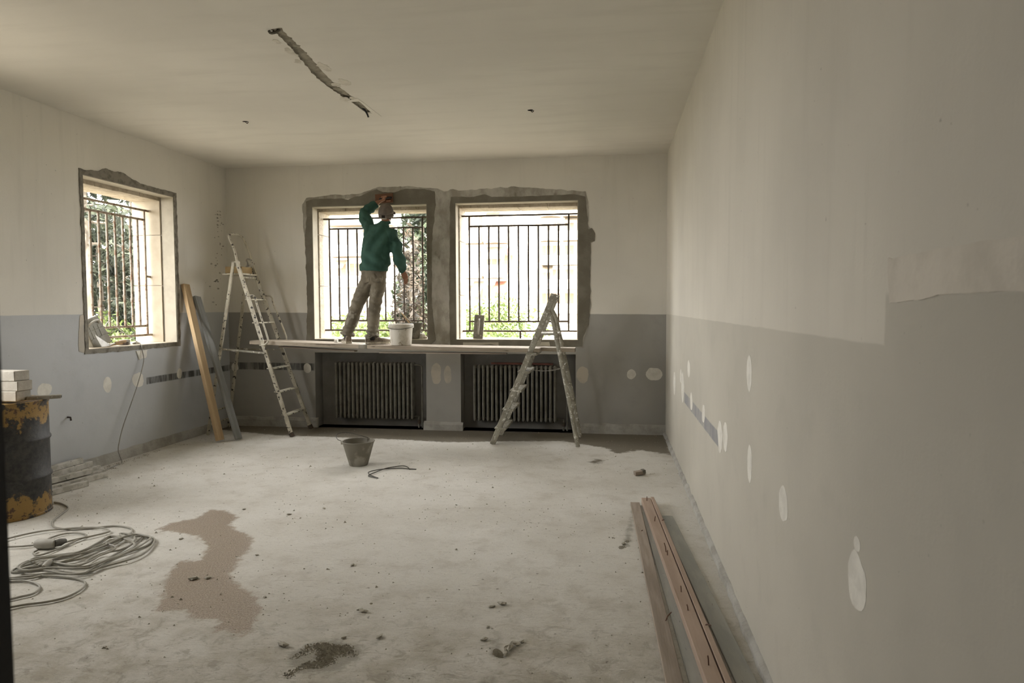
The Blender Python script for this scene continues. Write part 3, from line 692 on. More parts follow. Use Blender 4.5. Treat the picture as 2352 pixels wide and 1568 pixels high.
def shrub(label, x, y, w, h, m, seed, n=2600, size=.055, group='garden shrubs outside the windows'):
    t = thing('shrub', label, 'shrub', (x, y, GZ), group)
    g = np.random.default_rng(seed)
    bl = [((x+g.uniform(-.55, .55)*w, y+g.uniform(-.4, .4)*w, GZ+h*g.uniform(.25, .85)), (w*g.uniform(.22, .4), w*g.uniform(.22, .4), h*g.uniform(.16, .28))) for _ in range(11)]
    foliage(t, bl, n, size, m, seed)
    mb = MB()
    for k in range(4): mb.tube([(x+k*.03-.05, y, GZ), (x+g.uniform(-.2, .2)*w, y+g.uniform(-.2, .2)*w, GZ+h*.45), (x+g.uniform(-.4, .4)*w, y+g.uniform(-.3, .3)*w, GZ+h*.8)], [.03, .02, .008], 6)
    mb.build('stem', M_BARK, t, smooth=True); return t
LBL_S = ['taller yellow green shrub in the hedge seen past the plasterer, under the balconies', 'tall yellow green shrub in the hedge below the awnings, seen past the upright float', 'low yellow green shrub close outside the window, seen around the plasterer legs', 'low yellow green shrub close outside the window, seen below the upright float grille']
LBL_G = ['hedge shrubs past the plasterer', 'hedge shrubs below the awnings', 'low shrubs by the plasterer window', 'low shrubs by the float window']
for i, (u, v, y, w) in enumerate(((775, 722, 13.5, 1.3), (812, 728, 15, 1.4), (850, 716, 16, 1.5), (885, 705, 15, 1.4), (915, 712, 14, 1.3), (1072, 672, 15.5, 1.35), (1098, 682, 15, 1.4), (1128, 700, 14, 1.3), (1165, 716, 14.5, 1.3), (1192, 735, 13.5, 1.0), (790, 752, 12, 1.2), (845, 755, 12, 1.2), (905, 756, 12, 1.2), (1090, 742, 12, 1.2), (1150, 748, 12, 1.2))):
    p = bk(u, v, y); shrub(LBL_S[0 if i < 5 else 1 if i < 10 else 2 if i < 13 else 3], p.x, y, w, p.z-GZ, M_LEAF_H, 100+i, group=LBL_G[0 if i < 5 else 1 if i < 10 else 2 if i < 13 else 3])

def tree(name, label, x, y, blobs, m, seed, n, size, trunk, flat=1., group=None, cat='tree'):
    t = thing(name, label, cat, (x, y, GZ), group); foliage(t, blobs, n, size, m, seed, flat)
    MB().tube([Vector(p) for p, r in trunk], [r for p, r in trunk], 10).build('trunk', M_BARK, t, smooth=True)
    return t
# cypress and browned conifer just beyond the first back window
def spire(x, y, h, r, n, seed, z0=0., pw=.75):
    g = np.random.default_rng(seed); out = []
    for i in range(n):
        k = (i+.5)/n; rr = r*(1-k**1.6)**pw+.08; a = i*2.4
        out.append(((x+rr*.45*math.cos(a), y+rr*.45*math.sin(a), GZ+z0+k*h), (rr*.62, rr*.62, h/n*1.5)))
    return out
p = bk(968, 600, 13.2)
tree('cypress', 'tall slim dark cypress seen through the window behind the plasterer', p.x, 13.2, spire(p.x, 13.2, 7.5, .62, 26, 1), M_LEAF_C, 21, 9000, .06, [((p.x, 13.2, GZ), .11), ((p.x, 13.2, GZ+3.5), .07), ((p.x, 13.2, GZ+7), .02)], 1.5)
p = bk(943, 640, 12.3)
tree('conifer', 'ragged browned conifer with bare gaps beside the slim cypress', p.x, 12.3, spire(p.x, 12.3, 3.7, .48, 15, 2), M_LEAF_B, 22, 3000, .05, [((p.x, 12.3, GZ), .07), ((p.x, 12.3, GZ+2), .045), ((p.x, 12.3, GZ+3.6), .012)], 1.5)
# conifers beyond the side window
def pine(label, x, y, h, r, seed, n=5200, z0=1.0, tr=.09, m=None):
    g = np.random.default_rng(seed); bl = []; t = thing('conifer', label, 'tree', (x, y, GZ), 'conifers outside the side window')
    limbs = MB()
    for i in range(26):
        k = i/26; zz = GZ+z0+(h-z0)*k; a = i*2.4+g.uniform(-.3, .3); L = r*(1-k*.75)*g.uniform(.7, 1.15)
        e = (x+L*math.cos(a), y+L*math.sin(a), zz-.18*L)
        limbs.tube([(x, y, zz+.05), ((x+e[0])/2, (y+e[1])/2, zz+.04), e], [.022*(1-k)+.008, .014, .005], 5)
        for f in (.45, .75, 1.): bl.append(((x+(e[0]-x)*f, y+(e[1]-y)*f, zz-.16*L*f), (.28*L*.6+.08, .28*L*.6+.08, .13+.05*g.uniform())))
    foliage(t, bl, n, .06, m or M_LEAF_P, seed, 1.5)
    MB().tube([(x, y, GZ), (x+.05, y, GZ+h*.5), (x, y, GZ+h)], [tr, tr*.7, .02], 10).build('trunk', M_BARK, t, smooth=True)
    limbs.build('branch', M_BARK, t, smooth=True)
    return t
LBL_P = ['grey green conifer standing right behind the tool case, beyond the side window', 'grey green conifer standing beside the thick bare trunk, beyond the side window', 'broad grey green conifer farthest back beyond the side window']
for i, (u, x, h, r) in enumerate(((228, -9.2, 4.0, 1.25), (285, -10.2, 4.3, 1.3), (262, -11.8, 3.8, 1.4))):
    q = lf(u, 700, x); pine(LBL_P[i], x, q.y, h, r, 40+i)
q = lf(312, 700, -9.0); pine('tall conifer with a thick bare trunk rising past the side window', -9.0, q.y, 7.6, 1.3, 47, 3800, 3.6, .15)
q = lf(196, 700, -8.4); pine('tall conifer with drooping upper branches at the edge of the side window', -8.4, q.y, 6.5, 1.2, 48, 3400, 3.4, .08)
for i, (u, v, x, w) in enumerate(((240, 735, -8.5, 1.2), (275, 725, -9.0, 1.3), (305, 715, -9.6, 1.3), (215, 745, -8.2, 1.1), (320, 752, -8.6, 1.0))):
    q = lf(u, v, x); shrub('bright green shrub growing low beyond the side window', q.x, q.y, w, q.z-GZ, M_LEAF_H, 140+i, 2200, .05, 'shrubs outside the side window')

# apartment buildings across the street
def balcony(b, x0, x1, y, z, dep, m, rail=True, curve=0.):
    n = 8 if curve else 1
    o = None; mb = MB(); ms = MB(); mp = MB()
    for k in range(n):
        a, c = x0+(x1-x0)*k/n, x0+(x1-x0)*(k+1)/n; f = lambda x: y-dep-curve*math.sin(PI*(x-x0)/(x1-x0))
        mb.add([(a, y, z-.16), (c, y, z-.16), (c, f(c), z-.16), (a, f(a), z-.16), (a, y, z), (c, y, z), (c, f(c), z), (a, f(a), z)], [(0, 1, 2, 3), (7, 6, 5, 4), (2, 6, 7, 3), (0, 3, 7, 4), (1, 5, 6, 2)])
        mp.add([(a, f(a)-.01, z-.16), (c, f(c)-.01, z-.16), (c, f(c)-.01, z+.95), (a, f(a)-.01, z+.95), (a, f(a)+.1, z-.16), (c, f(c)+.1, z-.16), (c, f(c)+.1, z+.95), (a, f(a)+.1, z+.95)], [(0, 1, 2, 3), (7, 6, 5, 4), (3, 2, 6, 7), (0, 3, 7, 4), (1, 5, 6, 2)])
    o = mb.build('balcony', M_SOF, b)
    mp.build('parapet', m, o)
    return o
def far_window(b, x, y, z, w, h, shut=False):
    f = MB().box((x-w/2-.08, y-.06, z-.08), (x+w/2+.08, y+.04, z+h+.08)).build('window', M_FAC2, b)
    MB().box((x-w/2, y-.09, z), (x+w/2, y-.05, z+h)).build('pane', M_SHUT if shut else M_PANE, f)
    MB().box((x-.03, y-.11, z), (x+.03, y-.07, z+h)).build('mullion', M_FAC, f)
def awning(b, x0, x1, y, z, dep, drop, m):
    MB().add([(x0, y, z), (x1, y, z), (x1, y-dep, z-drop), (x0, y-dep, z-drop), (x0, y, z-.05), (x1, y, z-.05), (x1, y-dep, z-drop-.25), (x0, y-dep, z-drop-.25)],
             [(0, 1, 2, 3), (7, 6, 5, 4), (2, 6, 7, 3), (0, 3, 7, 4), (1, 5, 6, 2)]).build('awning', m, b)
def apartment(label, x0, x1, y, dep, base, floors, fh, m, wins, bals, awns, seed):
    b = thing('apartment_building', label, 'building', ((x0+x1)/2, y+dep/2, GZ))
    MB().box((x0, y, GZ), (x1, y+dep, base+floors*fh+.6)).build('wall', m, b)
    for f in range(floors):
        z = base+f*fh
        for (a, c, d, cv) in bals: balcony(b, a, c, y, z, d, m, curve=cv)
        for i, (wx, w, h, sh) in enumerate(wins): far_window(b, wx, y, z+.15 if h > 1.8 else z+.9, w, h, sh if (i+f) % 2 else not sh)
    for (a, c, f, d, dr, mm) in awns: awning(b, a, c, y-.05, base+f*fh+2.6, d, dr, mm)
    return b
X = lambda u, y: bk(u, 700, y).x
Zb = lambda v, y: bk(960, v, y).z
YB, YC, YE = 66., 60., 80.
apartment('white apartment block with deep tan balconies behind the hedge, seen past the plasterer', X(690, YB), X(915, YB), YB, 12, Zb(656, YB)-3., 6, 3.0, M_FAC,
          [(X(748, YB), 1.0, 1.3, True), (X(785, YB), 1.0, 2.1, False), (X(817, YB), 1.0, 2.1, True), (X(850, YB), .9, 2.1, False), (X(893, YB), .9, 1.3, True)],
          [(X(768, YB), X(868, YB), 1.9, 0.), (X(878, YB), X(910, YB), 1.3, 0.)], [(X(772, YB), X(800, YB), 1, 1.4, .6, M_AWN), (X(838, YB), X(866, YB), 2, 1.5, .7, M_AWN), (X(800, YB), X(830, YB), 3, 1.5, .7, M_AWN)], 1)
apartment('apartment block with beige and red awnings above the hedge, seen past the upright float', X(1005, YC), X(1188, YC), YC, 10, Zb(637, YC)-3.0, 6, 3.0, M_FAC,
          [(X(1035, YC), .9, 1.3, True), (X(1076, YC), .8, 2.1, True), (X(1100, YC), .7, 2.1, False), (X(1130, YC), .9, 2.1, False), (X(1158, YC), .8, 2.1, True), (X(1179, YC), .45, 1.2, False)],
          [(X(1062, YC), X(1113, YC), 1.5, 0.), (X(1117, YC), X(1168, YC), 1.1, 0.6)],
          [(X(1082, YC), X(1112, YC), 3, 2.2, 1.0, M_AWNR), (X(1090, YC), X(1112, YC), 0, 2.0, 1.1, M_AWN), (X(1120, YC), X(1160, YC), 1, 1.7, .9, M_AWN), (X(1168, YC), X(1187, YC), 1, 1.2, .6, M_AWNR), (X(1140, YC), X(1166, YC), 0, 1.9, .9, M_AWNR), (X(1120, YC), X(1150, YC), 2, 1.7, .8, M_AWN)], 2)
apartment('pale far apartment block with rounded balconies, seen beyond the smaller stepladder', X(1194, YE), X(1400, YE), YE, 14, Zb(664, YE)-2.75, 7, 2.75, M_FAC,
          [(X(1222, YE), 1.3, 1.4, False), (X(1255, YE), 1.0, 2.0, True), (X(1279, YE), .9, 2.0, False), (X(1308, YE), 1.0, 2.0, True), (X(1336, YE), 1.0, 2.0, False), (X(1375, YE), 1.2, 1.4, True)],
          [(X(1243, YE), X(1288, YE), 1.1, .9), (X(1294, YE), X(1350, YE), 1.3, .6)], [(X(1298, YE), X(1330, YE), 3, 1.2, .5, M_AWN), (X(1247, YE), X(1270, YE), 1, 1.4, .6, M_AWN)], 3)
# parked van roof and a low garden wall
struct(MB().box((X(1180, 22), 22, GZ), (X(1400, 22), 22.25, .95)).build('wall_garden', M_FAC))
v0 = bk(1142, 712, 26); van = thing('parked_car', 'pale parked car half hidden by the hedge below the awnings', 'car', (v0.x, 26, GZ))
MB().slab([(v0.x-1.9, .35), (v0.x+1.9, .35), (v0.x+1.95, .85), (v0.x+1.2, 1.0), (v0.x+.75, 1.55), (v0.x-.95, 1.58), (v0.x-1.6, 1.05), (v0.x-1.95, .95)], [], lambda a, b, d: (a, 26.8-d, GZ+b), 1.6).build('body', M_FAC, van, bevel=.05)
MB().slab([(v0.x-1.35, 1.05), (v0.x+1.0, 1.03), (v0.x+.68, 1.48), (v0.x-.88, 1.5)], [], lambda a, b, d: (a, 25.2-d, GZ+b), .02).build('side_window', M_PANE, van)
for dx in (-1.2, 1.2): MB().tube([(v0.x+dx, 25.15, GZ+.32), (v0.x+dx, 25.4, GZ+.32)], .32, 20).build('wheel', M_BLACKP, van, smooth=True)

# ================================================================== RADIATORS
def rad_section(x, y, z0, z1):
    mb = MB()
    for dy in (-.05, 0, .05):
        mb.tube([(x, y+dy, z0+.02), (x, y+dy, (z0+z1)/2), (x, y+dy, z1-.02)], [(.0165, .018)]*3, 8)
    for z in (z0+.035, z1-.035):
        mb.tube([(x, y-.066, z), (x, y-.045, z), (x, y+.045, z), (x, y+.066, z)], [.012, .020, .020, .012], 8)
        mb.tube([(x-.0272, y, z), (x+.0272, y, z)], .017, 8)
    for dy in (-.05, 0, .05):
        mb.ball((x, y+dy, z1-.022), (.0165, .018, .02), 8, 5); mb.ball((x, y+dy, z0+.022), (.0165, .018, .02), 8, 5)
    return mb
def radiator(label, x0, x1, z0, z1, pipe_x):
    y = D+.125; r = thing('radiator', label, 'radiator', ((x0+x1)/2, y, z0))
    n = 19; first = None
    for k in range(n):
        x = x0+(x1-x0)*k/(n-1)
        if first is None: first = rad_section(x, y, z0, z1).build('section', M_RAD, r, smooth=True)
        else:
            c = first.copy(); COL.objects.link(c); c.parent = r; c.location.x = x-x0
    MB().tube(smooth_path([(x1+.02, y, z1-.035), (pipe_x-.05, y, z1-.035), (pipe_x-.01, y, z1-.05), (pipe_x, y, z1-.10), (pipe_x, y, .3), (pipe_x, y, 0)], 5), .011, 8).build('pipe', M_RAD, r, smooth=True)
    MB().tube([(x1+.02, y, z0+.035), (pipe_x-.045, y, z0+.035), (pipe_x-.045, y, 0)], .013, 8).build('pipe', M_RAD, r, smooth=True)
    MB().lathe([(.012, 0), (.024, .004), (.024, .035), (.014, .05), (.010, .06)], (pipe_x-.045, y, .05), 12).build('valve', M_IRON, r, smooth=True)
    MB().box((x0-.03, y+.05, z0+.06), (x0-.02, D+ND, z0+.09)).build('bracket', M_IRON, r)
    MB().box((x1-.03, y-.01, z0-.01), (x1-.02, D+ND, z0+.01)).build('bracket', M_IRON, r)
radiator('grey column radiator in the wall niche below the plasterer', -3.455, -2.462, .105, .828, -2.345)
radiator('grey column radiator in the wall niche behind the smaller stepladder', -1.665, -.672, .105, .805, -.525)
p0, p1 = bk(1128, 834, D+.10), bk(1270, 834, D+.10)
tag(MB().bar((p0.x, D+.11, .822), (p1.x, D+.12, .816), .05, .022).build('batten', M_RED, bevel=.003), 'dull red batten lying on top of the radiator behind the smaller stepladder', 'batten')

# ================================================================== STEPLADDERS
L1 = thing('stepladder', 'tall cream stepladder with hoop handrail standing in the room corner', 'ladder', (-4.2, 7.83, 0))
nr = lambda z: Vector((-3.704-.664*z/2.07, 7.573+.03*z/2.07, z))
fr = lambda z: Vector((-3.712-.668*z/2.07, 8.105-.15*z/2.07, z))
for f in (nr, fr):
    MB().bar(f(0), f(2.07), .022, .045, (1, 0, .3)).build('rail', M_LADC, L1, bevel=.003)
    MB().bar(f(0)+Vector((.006, 0, .0)), f(.05), .028, .05, (1, 0, .3)).build('foot', M_IRON, L1)
nb = lambda z: Vector((-4.757+.363*z/2.05, 7.55+.03*z/2.05, z))
fb = lambda z: Vector((-4.822+.40*z/2.05, 8.11-.16*z/2.05, z))
for f in (nb, fb): MB().bar(f(0), f(2.05), .02, .035, (1, 0, -.2)).build('rear_leg', M_LADC, L1, bevel=.003)
MB().tube([nb(.28), fb(.28)], .010, 8).build('brace', M_LADC, L1)
MB().tube([nb(.12), fb(.12)], .010, 8).build('brace', M_LADC, L1)
for z in (.26, .53, .805, 1.08, 1.345, 1.62):
    a, b = nr(z), fr(z); MB().box((a.x-.055, a.y+.011, z-.014), (a.x+.03, b.y-.011, z)).build('step', M_LADC, L1, bevel=.002)
MB().box((-4.565, 7.62, 1.905), (-4.30, 7.945, 1.925)).build('platform', M_LADC, L1, bevel=.003)
MB().tube([(-4.33, 7.61, 1.88), (-4.33, 7.955, 1.88)], .013, 8).build('platform_bar', M_LADC, L1)
a, b = nr(2.04), fr(2.04)
hoop = [a, a+Vector((-.035, 0, .16)), a+Vector((-.095, 0, .30)), a+Vector((-.105, .04, .345)), a+Vector((-.10, .12, .355)), Vector((b.x-.10, b.y-.10, 2.395)), Vector((b.x-.09, b.y-.03, 2.36)), Vector((b.x-.06, b.y, 2.26)), b+Vector((-.02, 0, .12)), b]
MB().tube(smooth_path(hoop, 5), .0135, 10).build('hoop_handle', M_LADC, L1, smooth=True)
for f, dy in ((nr, -.022), (fr, .022)):
    A0, A1 = f(1.66), f(1.10)
    pts = [A0, A0+Vector((.02, dy, 0)), A0+Vector((.075, dy, .0)), A0+Vector((.11, dy, -.03)), A0+Vector((.125, dy, -.10)), A1+Vector((.075, dy, .07)), A1+Vector((.07, dy, .01)), A1+Vector((.03, dy, -.02)), A1+Vector((-.005, dy*.5, -.02))]
    MB().tube(smooth_path(pts, 5), .011, 8).build('side_grip', M_LADC, L1, smooth=True)
MB().bar(nb(1.03)+Vector((0, -.02, 0)), nr(.985)+Vector((0, -.02, 0)), .006, .022).build('spreader', M_LADG, L1)
MB().bar(fb(1.0)+Vector((0, .02, 0)), fr(.99)+Vector((0, .02, 0)), .006, .022).build('spreader', M_LADG, L1)
MB().box((nr(2.05).x-.06, 7.585, 2.035), (nr(2.05).x+.03, 7.615, 2.06)).build('hinge', M_LADC, L1)
MB().box((fr(2.05).x-.06, 7.945, 2.035), (fr(2.05).x+.03, 7.975, 2.06)).build('hinge', M_LADC, L1)
# things on its platform
tag(MB().box((-4.55, 7.66, 1.925), (-4.335, 7.90, 2.005)).build('box', M_CARD, bevel=.004), 'small tan box on the platform of the tall stepladder', 'box')
cl_ = thing('clamp', 'small dark hook clamp standing on the tan box on the stepladder', 'clamp', (-4.36, 7.86, 2.005))
MB().tube(smooth_path([(-4.37, 7.86, 2.006), (-4.372, 7.86, 2.06), (-4.385, 7.86, 2.09), (-4.365, 7.86, 2.105), (-4.32, 7.87, 2.09)], 5), .009, 8).build('hook', M_ZINC, cl_, smooth=True)
MB().box((-4.39, 7.845, 2.005), (-4.35, 7.875, 2.018)).build('base', M_ZINC, cl_)

L2 = thing('stepladder', 'smaller grey spattered folding stepladder in front of a radiator', 'ladder', (-.85, 7.68, 0))
n2 = lambda z: Vector((-1.294+.681*z/1.652, 7.435+.02*z/1.652, z))
f2 = lambda z: Vector((-1.294+.681*z/1.652, 7.985-.06*z/1.652, z))
for f in (n2, f2): MB().bar(f(0), f(1.652), .022, .062, (1, 0, -.3)).build('rail', M_LADG, L2, bevel=.004)
for y0 in (7.418, 7.975):
    y1 = 7.455 if y0 < 7.6 else 7.93
    pts = [Vector((-.672, y1, 1.47)), Vector((-.645, y1, 1.42)), Vector((-.617, y1, 1.33)), Vector((-.590, (y0+y1)/2, 1.20)), Vector((-.47, y0, .62)), Vector((-.352, y0, 0))]
    MB().tube(smooth_path(pts, 5), [(.012, .024)]*26, 8).build('rear_leg', M_LADG, L2, smooth=True)
for z in (.19, .40, .61, .815, 1.015):
    a, b = n2(z), f2(z)
    MB().add([(a.x-.05, a.y-.03, z-.012), (a.x+.075, a.y-.03, z-.03), (a.x+.075, b.y+.02, z-.03), (a.x-.05, b.y+.02, z-.012), (a.x-.05, a.y-.03, z+.002), (a.x+.075, a.y-.03, z-.004), (a.x+.075, b.y+.02, z-.004), (a.x-.05, b.y+.02, z+.002)],
             [(0, 1, 2, 3), (7, 6, 5, 4), (0, 4, 5, 1), (1, 5, 6, 2), (2, 6, 7, 3), (3, 7, 4, 0)]).build('step', M_LADG, L2, bevel=.002)
MB().box((-.80, 7.44, 1.205), (-.575, 7.94, 1.228)).build('platform', M_LADG, L2, bevel=.003)
MB().tube([(-.613, 7.455, 1.625), (-.613, 7.925, 1.625)], .012, 8).build('top_bar', M_LADG, L2)
for z in (.35, .85): MB().bar((-.355-.118*z/.62, 7.42, z), (-.355-.118*z/.62, 7.97, z), .012, .03).build('brace', M_LADG, L2)
ch = MB(); A0, A1 = Vector((-.915, 7.425, .845)), Vector((-.50, 7.412, .862))
for k in range(24):
    f = (k+.5)/24; c0 = A0.lerp(A1, f)-Vector((0, 0, .055*4*f*(1-f)*.6)); d = Vector((.0095, 0, 0)); e = Vector((0, .005, 0)) if k % 2 else Vector((0, 0, .005))
    ch.tube([c0-d, c0-d*.6+e, c0+d*.6+e, c0+d, c0+d*.6-e, c0-d*.6-e], .0022, 5, closed=True)
ch.build('chain', M_ALU, L2)

# ================================================================== SCAFFOLD PLANKS between the ladders
def plank(label, ya, yb, xs, xe, wid, th, seed, m=M_WOODG, zl=1.081, zr=1.017, sag=.012):
    n = 26; mb = MB(); vs = []; L = xe-xs
    for i in range(n+1):
        f = i/n; x = xs+L*f; y = ya+(yb-ya)*(x+4.2)/3.8; z = zl+(zr-zl)*(x+4.05)/3.2-sag*4*max(0, min(1, (x+4.05)/3.2))*(1-max(0, min(1, (x+4.05)/3.2)))
        j = [noise.noise(Vector((x*4, seed+k, 0)))*.004 for k in range(4)]
        vs += [(x, y-wid/2+j[0], z), (x, y+wid/2+j[1], z), (x, y+wid/2+j[1], z+th+j[2]*.5), (x, y-wid/2+j[0], z+th+j[3]*.5)]
    fs = [(4*i+k, 4*i+(k+1) % 4, 4*i+4+(k+1) % 4, 4*i+4+k) for i in range(n) for k in range(4)]+[(0, 1, 2, 3), (4*n+3, 4*n+2, 4*n+1, 4*n)]
    return mb.add(vs, fs)
pl1 = thing('scaffold_plank', 'weathered scaffold plank with an iron end band, the shorter one facing the room', 'plank', (-2.5, 7.66, 1.05))
PL1 = plank('', 7.715, 7.585, -4.235, -.777, .205, .042, 1); PL1.build('board', M_WOODG, pl1)
ztop = lambda x: 1.081-.064*(x+4.05)/3.2-.012*4*((x+4.05)/3.2)*(1-(x+4.05)/3.2)+.042
yfr = lambda x: 7.715-.13*(x+4.2)/3.8
xb = bk(833, 803, 7.56).x
MB().box((xb-.05, yfr(xb)-.106, ztop(xb)-.046), (xb+.05, yfr(xb)+.106, ztop(xb)+.002)).build('iron_band', M_ZINC, pl1)
pl2 = thing('scaffold_plank', 'weathered scaffold plank lying along the wall side of the other one', 'plank', (-2.3, 7.86, 1.05))
plank('', 7.925, 7.795, -4.20, -.40, .195, .042, 2).build('board', M_WOODG, pl2)
tag(MB().bar((-3.90, 7.72, 1.052), (-2.95, 7.69, 1.008), .09, .014).build('splint', M_BROWNB), 'thin dark split board hanging under the scaffold planks by the tall stepladder', 'board')
tag(MB().bar((-2.62, 7.60, .998), (-1.15, 7.58, .996), .09, .012).build('splint', M_BROWNB), 'thin dark split board under the middle of the scaffold planks', 'board')

# ================================================================== PAILS, BUCKETS, FLOATS
zp = ztop(-2.405)
pail = thing('plastic_pail', 'stained white plastic pail on the scaffold plank beside the plasterer', 'pail', (-2.405, 7.70, zp))
MB().lathe([(.112, 0), (.119, .004), (.134, .205), (.134, .206), (.127, .206), (.113, .012), (.002, .010)], (-2.405, 7.70, zp), 36).build('body', M_WPL, pail, smooth=True)
MB().lathe([(.133, .200), (.146, .200), (.149, .216), (.146, .243), (.139, .246), (.130, .240), (.128, .206)], (-2.405, 7.70, zp), 36).build('rim', M_WPL, pail, smooth=True)
MB().tube(smooth_path([(-2.405+.149*math.cos(a), 7.70+.149*math.sin(a)*1.02, zp+.222-.035*math.sin(PI*(a-PI)/PI)) for a in np.linspace(PI, 2*PI, 11)], 3), .003, 6).build('bail', M_WIRE, pail, smooth=True)
def bucket(label, c, r0, r1, h, m, bail, group=None, fill=None):
    b = thing('metal_bucket' if fill is None else 'rubber_bucket', label, 'bucket', c)
    MB().lathe([(r0*.96, 0), (r0, .004), (r0+(r1-r0)*.5, h*.5), (r1, h), (r1-.004, h), (r0+(r1-r0)*.5-.004, h*.5), (r0-.004, .008), (.003, .008)], c, 40).build('body', m, b, smooth=True)
    ring = [(c[0]+(r1+.001)*math.cos(a), c[1]+(r1+.001)*math.sin(a), c[2]+h) for a in np.linspace(0, 2*PI, 40, endpoint=False)]
    MB().tube(ring, .005, 6, closed=True).build('rim', m, b, smooth=True)
    if bail: MB().tube(smooth_path(bail, 6), .0032, 6).build('bail', M_WIRE, b, smooth=True)
    for a in (190, 70):
        a = math.radians(a); MB().box((c[0]+r1*math.cos(a)-.012, c[1]+r1*math.sin(a)-.012, c[2]+h-.03), (c[0]+r1*math.cos(a)+.012, c[1]+r1*math.sin(a)+.012, c[2]+h+.006)).build('lug', m, b)
    if fill: MB().lathe([(r0*.9, h*.55), (r0*.9, h*.56), (.01, h*.62)], c, 24).build('mortar', M_RUB, b, smooth=True)
    return b
cb = (-2.405, 6.295, 0); P_ = lambda a, r, z: (cb[0]+r*math.cos(math.radians(a)), cb[1]+r*math.sin(math.radians(a)), z)
bucket('small mortar crusted metal bucket with a wire bail on the open floor', cb, .088, .152, .232, M_ZINC, [P_(190, .154, .232), P_(182, .205, .245), P_(168, .250, .268), P_(156, .258, .283), P_(140, .225, .285), P_(115, .17, .268), P_(85, .135, .250), P_(70, .15, .238)])
cs = (-2.49, D+.125, 1.121)
bucket('wide dark bucket with tools in it on the sill behind the white pail', cs, .105, .158, .195, M_ZINCD, None, fill=True)
for lab, a, b, r in (('wooden tool handle slanting up out of the bucket on the sill', (-2.44, D+.12, 1.24), (-2.585, D+.10, 1.435), .009), ('thin metal rod leaning out of the bucket on the sill', (-2.38, D+.12, 1.24), (-2.63, D+.13, 1.47), .004)):
    h_ = thing('stirring_stick' if r > .005 else 'metal_rod', lab, 'stick' if r > .005 else 'rod', a); MB().tube([a, Vector(a).lerp(Vector(b), .5), b], [r*.8, r, r*.9], 8).build('shaft', M_HANDLE if r > .005 else M_ALU, h_, smooth=True)
    MB().ball(b, r*1.15, 8, 5).build('end', M_HANDLE if r > .005 else M_ALU, h_, smooth=True)
MB_ = MB()
fl_h = thing('plaster_float', 'mortar covered plaster float standing upright on the window sill', 'float', (-1.625, D+.10, 1.121))
Mx = Matrix.Translation((-1.625, D+.105, 1.121)) @ Matrix.Rotation(math.radians(-9), 4, 'X') @ Matrix.Rotation(math.radians(3), 4, 'Y')
MB().box((-.061, -.008, 0), (.061, .008, .298)).build('plate', M_HAWK, fl_h, bevel=.002, matrix=Mx)
MB().tube(smooth_path([(.005, -.008, .06), (.004, -.035, .07), (.006, -.05, .10), (.006, -.052, .19), (.004, -.04, .23), (.002, -.008, .245)], 5), [(.013, .012)]*26, 10).build('handle', M_ALU, fl_h, smooth=True, matrix=Mx)
for dx, z in ((-.03, .035), (.033, .04)): MB().ball((dx, -.009, z), (.010, .006, .010), 8, 5).build('lump', M_RUB, fl_h, matrix=Mx)
for u, lab in ((723, 'rubble crumbs heaped in the sill corner behind the dark bucket'),):
    pass
hp = bk(969, 772, D+.2)
tag(MB().ball((hp.x, D+.20, 1.121+.022), (.06, .06, .05), 10, 6, .25).build('mortar_lump', M_FILL), 'pale lump of broken mortar on the sill beside the dark bucket', 'rubble')
hp = bk(774, 785, 7.9); 
tag(MB().box((hp.x-.02, 7.86, ztop(hp.x)+.001), (hp.x+.02, 7.90, ztop(hp.x)+.035), .003).build('mortar_lump', M_FILL), 'small pale mortar cube on the scaffold plank beside a shoe', 'rubble')

# ================================================================== BOARDS LEANING IN THE CORNER
def leaning(label, name, foot, top, w, th, m):
    f, t_ = Vector(foot), Vector(top); d = t_-f; L = d.length; x = d.normalized()
    y = Vector((0, 1, 0)); y = (y-x*y.dot(x)).normalized(); z = x.cross(y)
    Mt = Matrix(((x.x, y.x, z.x, f.x), (x.y, y.y, z.y, f.y), (x.z, y.z, z.z, f.z), (0, 0, 0, 1)))
    return tag(MB().box((0, -w/2, -th/2), (L, w/2, th/2)).build(name, m, bevel=.002, matrix=Mt), label, 'timber')
leaning('yellowish pine beam leaning against the wall between window and corner', 'timber_beam', (-4.37, 7.17, .022), (-4.832, 7.30, 1.785), .105, .045, M_PINE)
leaning('grey painted board leaning against the wall next to the pine beam', 'timber_board', (-4.22, 7.30, .015), (-4.838, 7.53, 1.65), .11, .03, M_GREYB)

# ================================================================== DRUM CORNER
dc = (-4.425, 4.45, 0); dr, dh = .28, .845
t = NT('scorched drum paint'); P = t.coord('Object'); z = t.xyz(P)[2]; n1 = t.noise(P, 7, 6, .65); n2_ = t.noise(P, 22, 5, .7)
edge = t.math('MAXIMUM', t.ramp(z, .50, .78), t.ramp(z, .26, .08)); pat = t.math('ADD', n1, t.math('MULTIPLY', edge, .22))
c = t.mix(t.ramp(n2_, .35, .65), (.018, .018, .019), (.05, .048, .044)); c = t.mix(t.ramp(n1, .62, .7), c, (.16, .155, .14))
c = t.mix(t.ramp(pat, .66, .72), c, (.30, .185, .055)); c = t.mix(t.ramp(t.math('ADD', n2_, t.math('MULTIPLY', edge, .1)), .66, .70), c, (.10, .055, .03))
t.col(c); t.rough(.6); t.bump(n2_, .4, .006); M_DRUM = t.m
drum = thing('oil_drum', 'black and ochre rusty oil drum with concrete blocks on top', 'drum', dc)
ribs = [(dr-.004, 0), (dr+.004, .004), (dr+.004, .018), (dr, .022)]
for zz in (.28, .56): ribs += [(dr, zz-.02), (dr+.010, zz-.006), (dr+.010, zz+.006), (dr, zz+.02)]
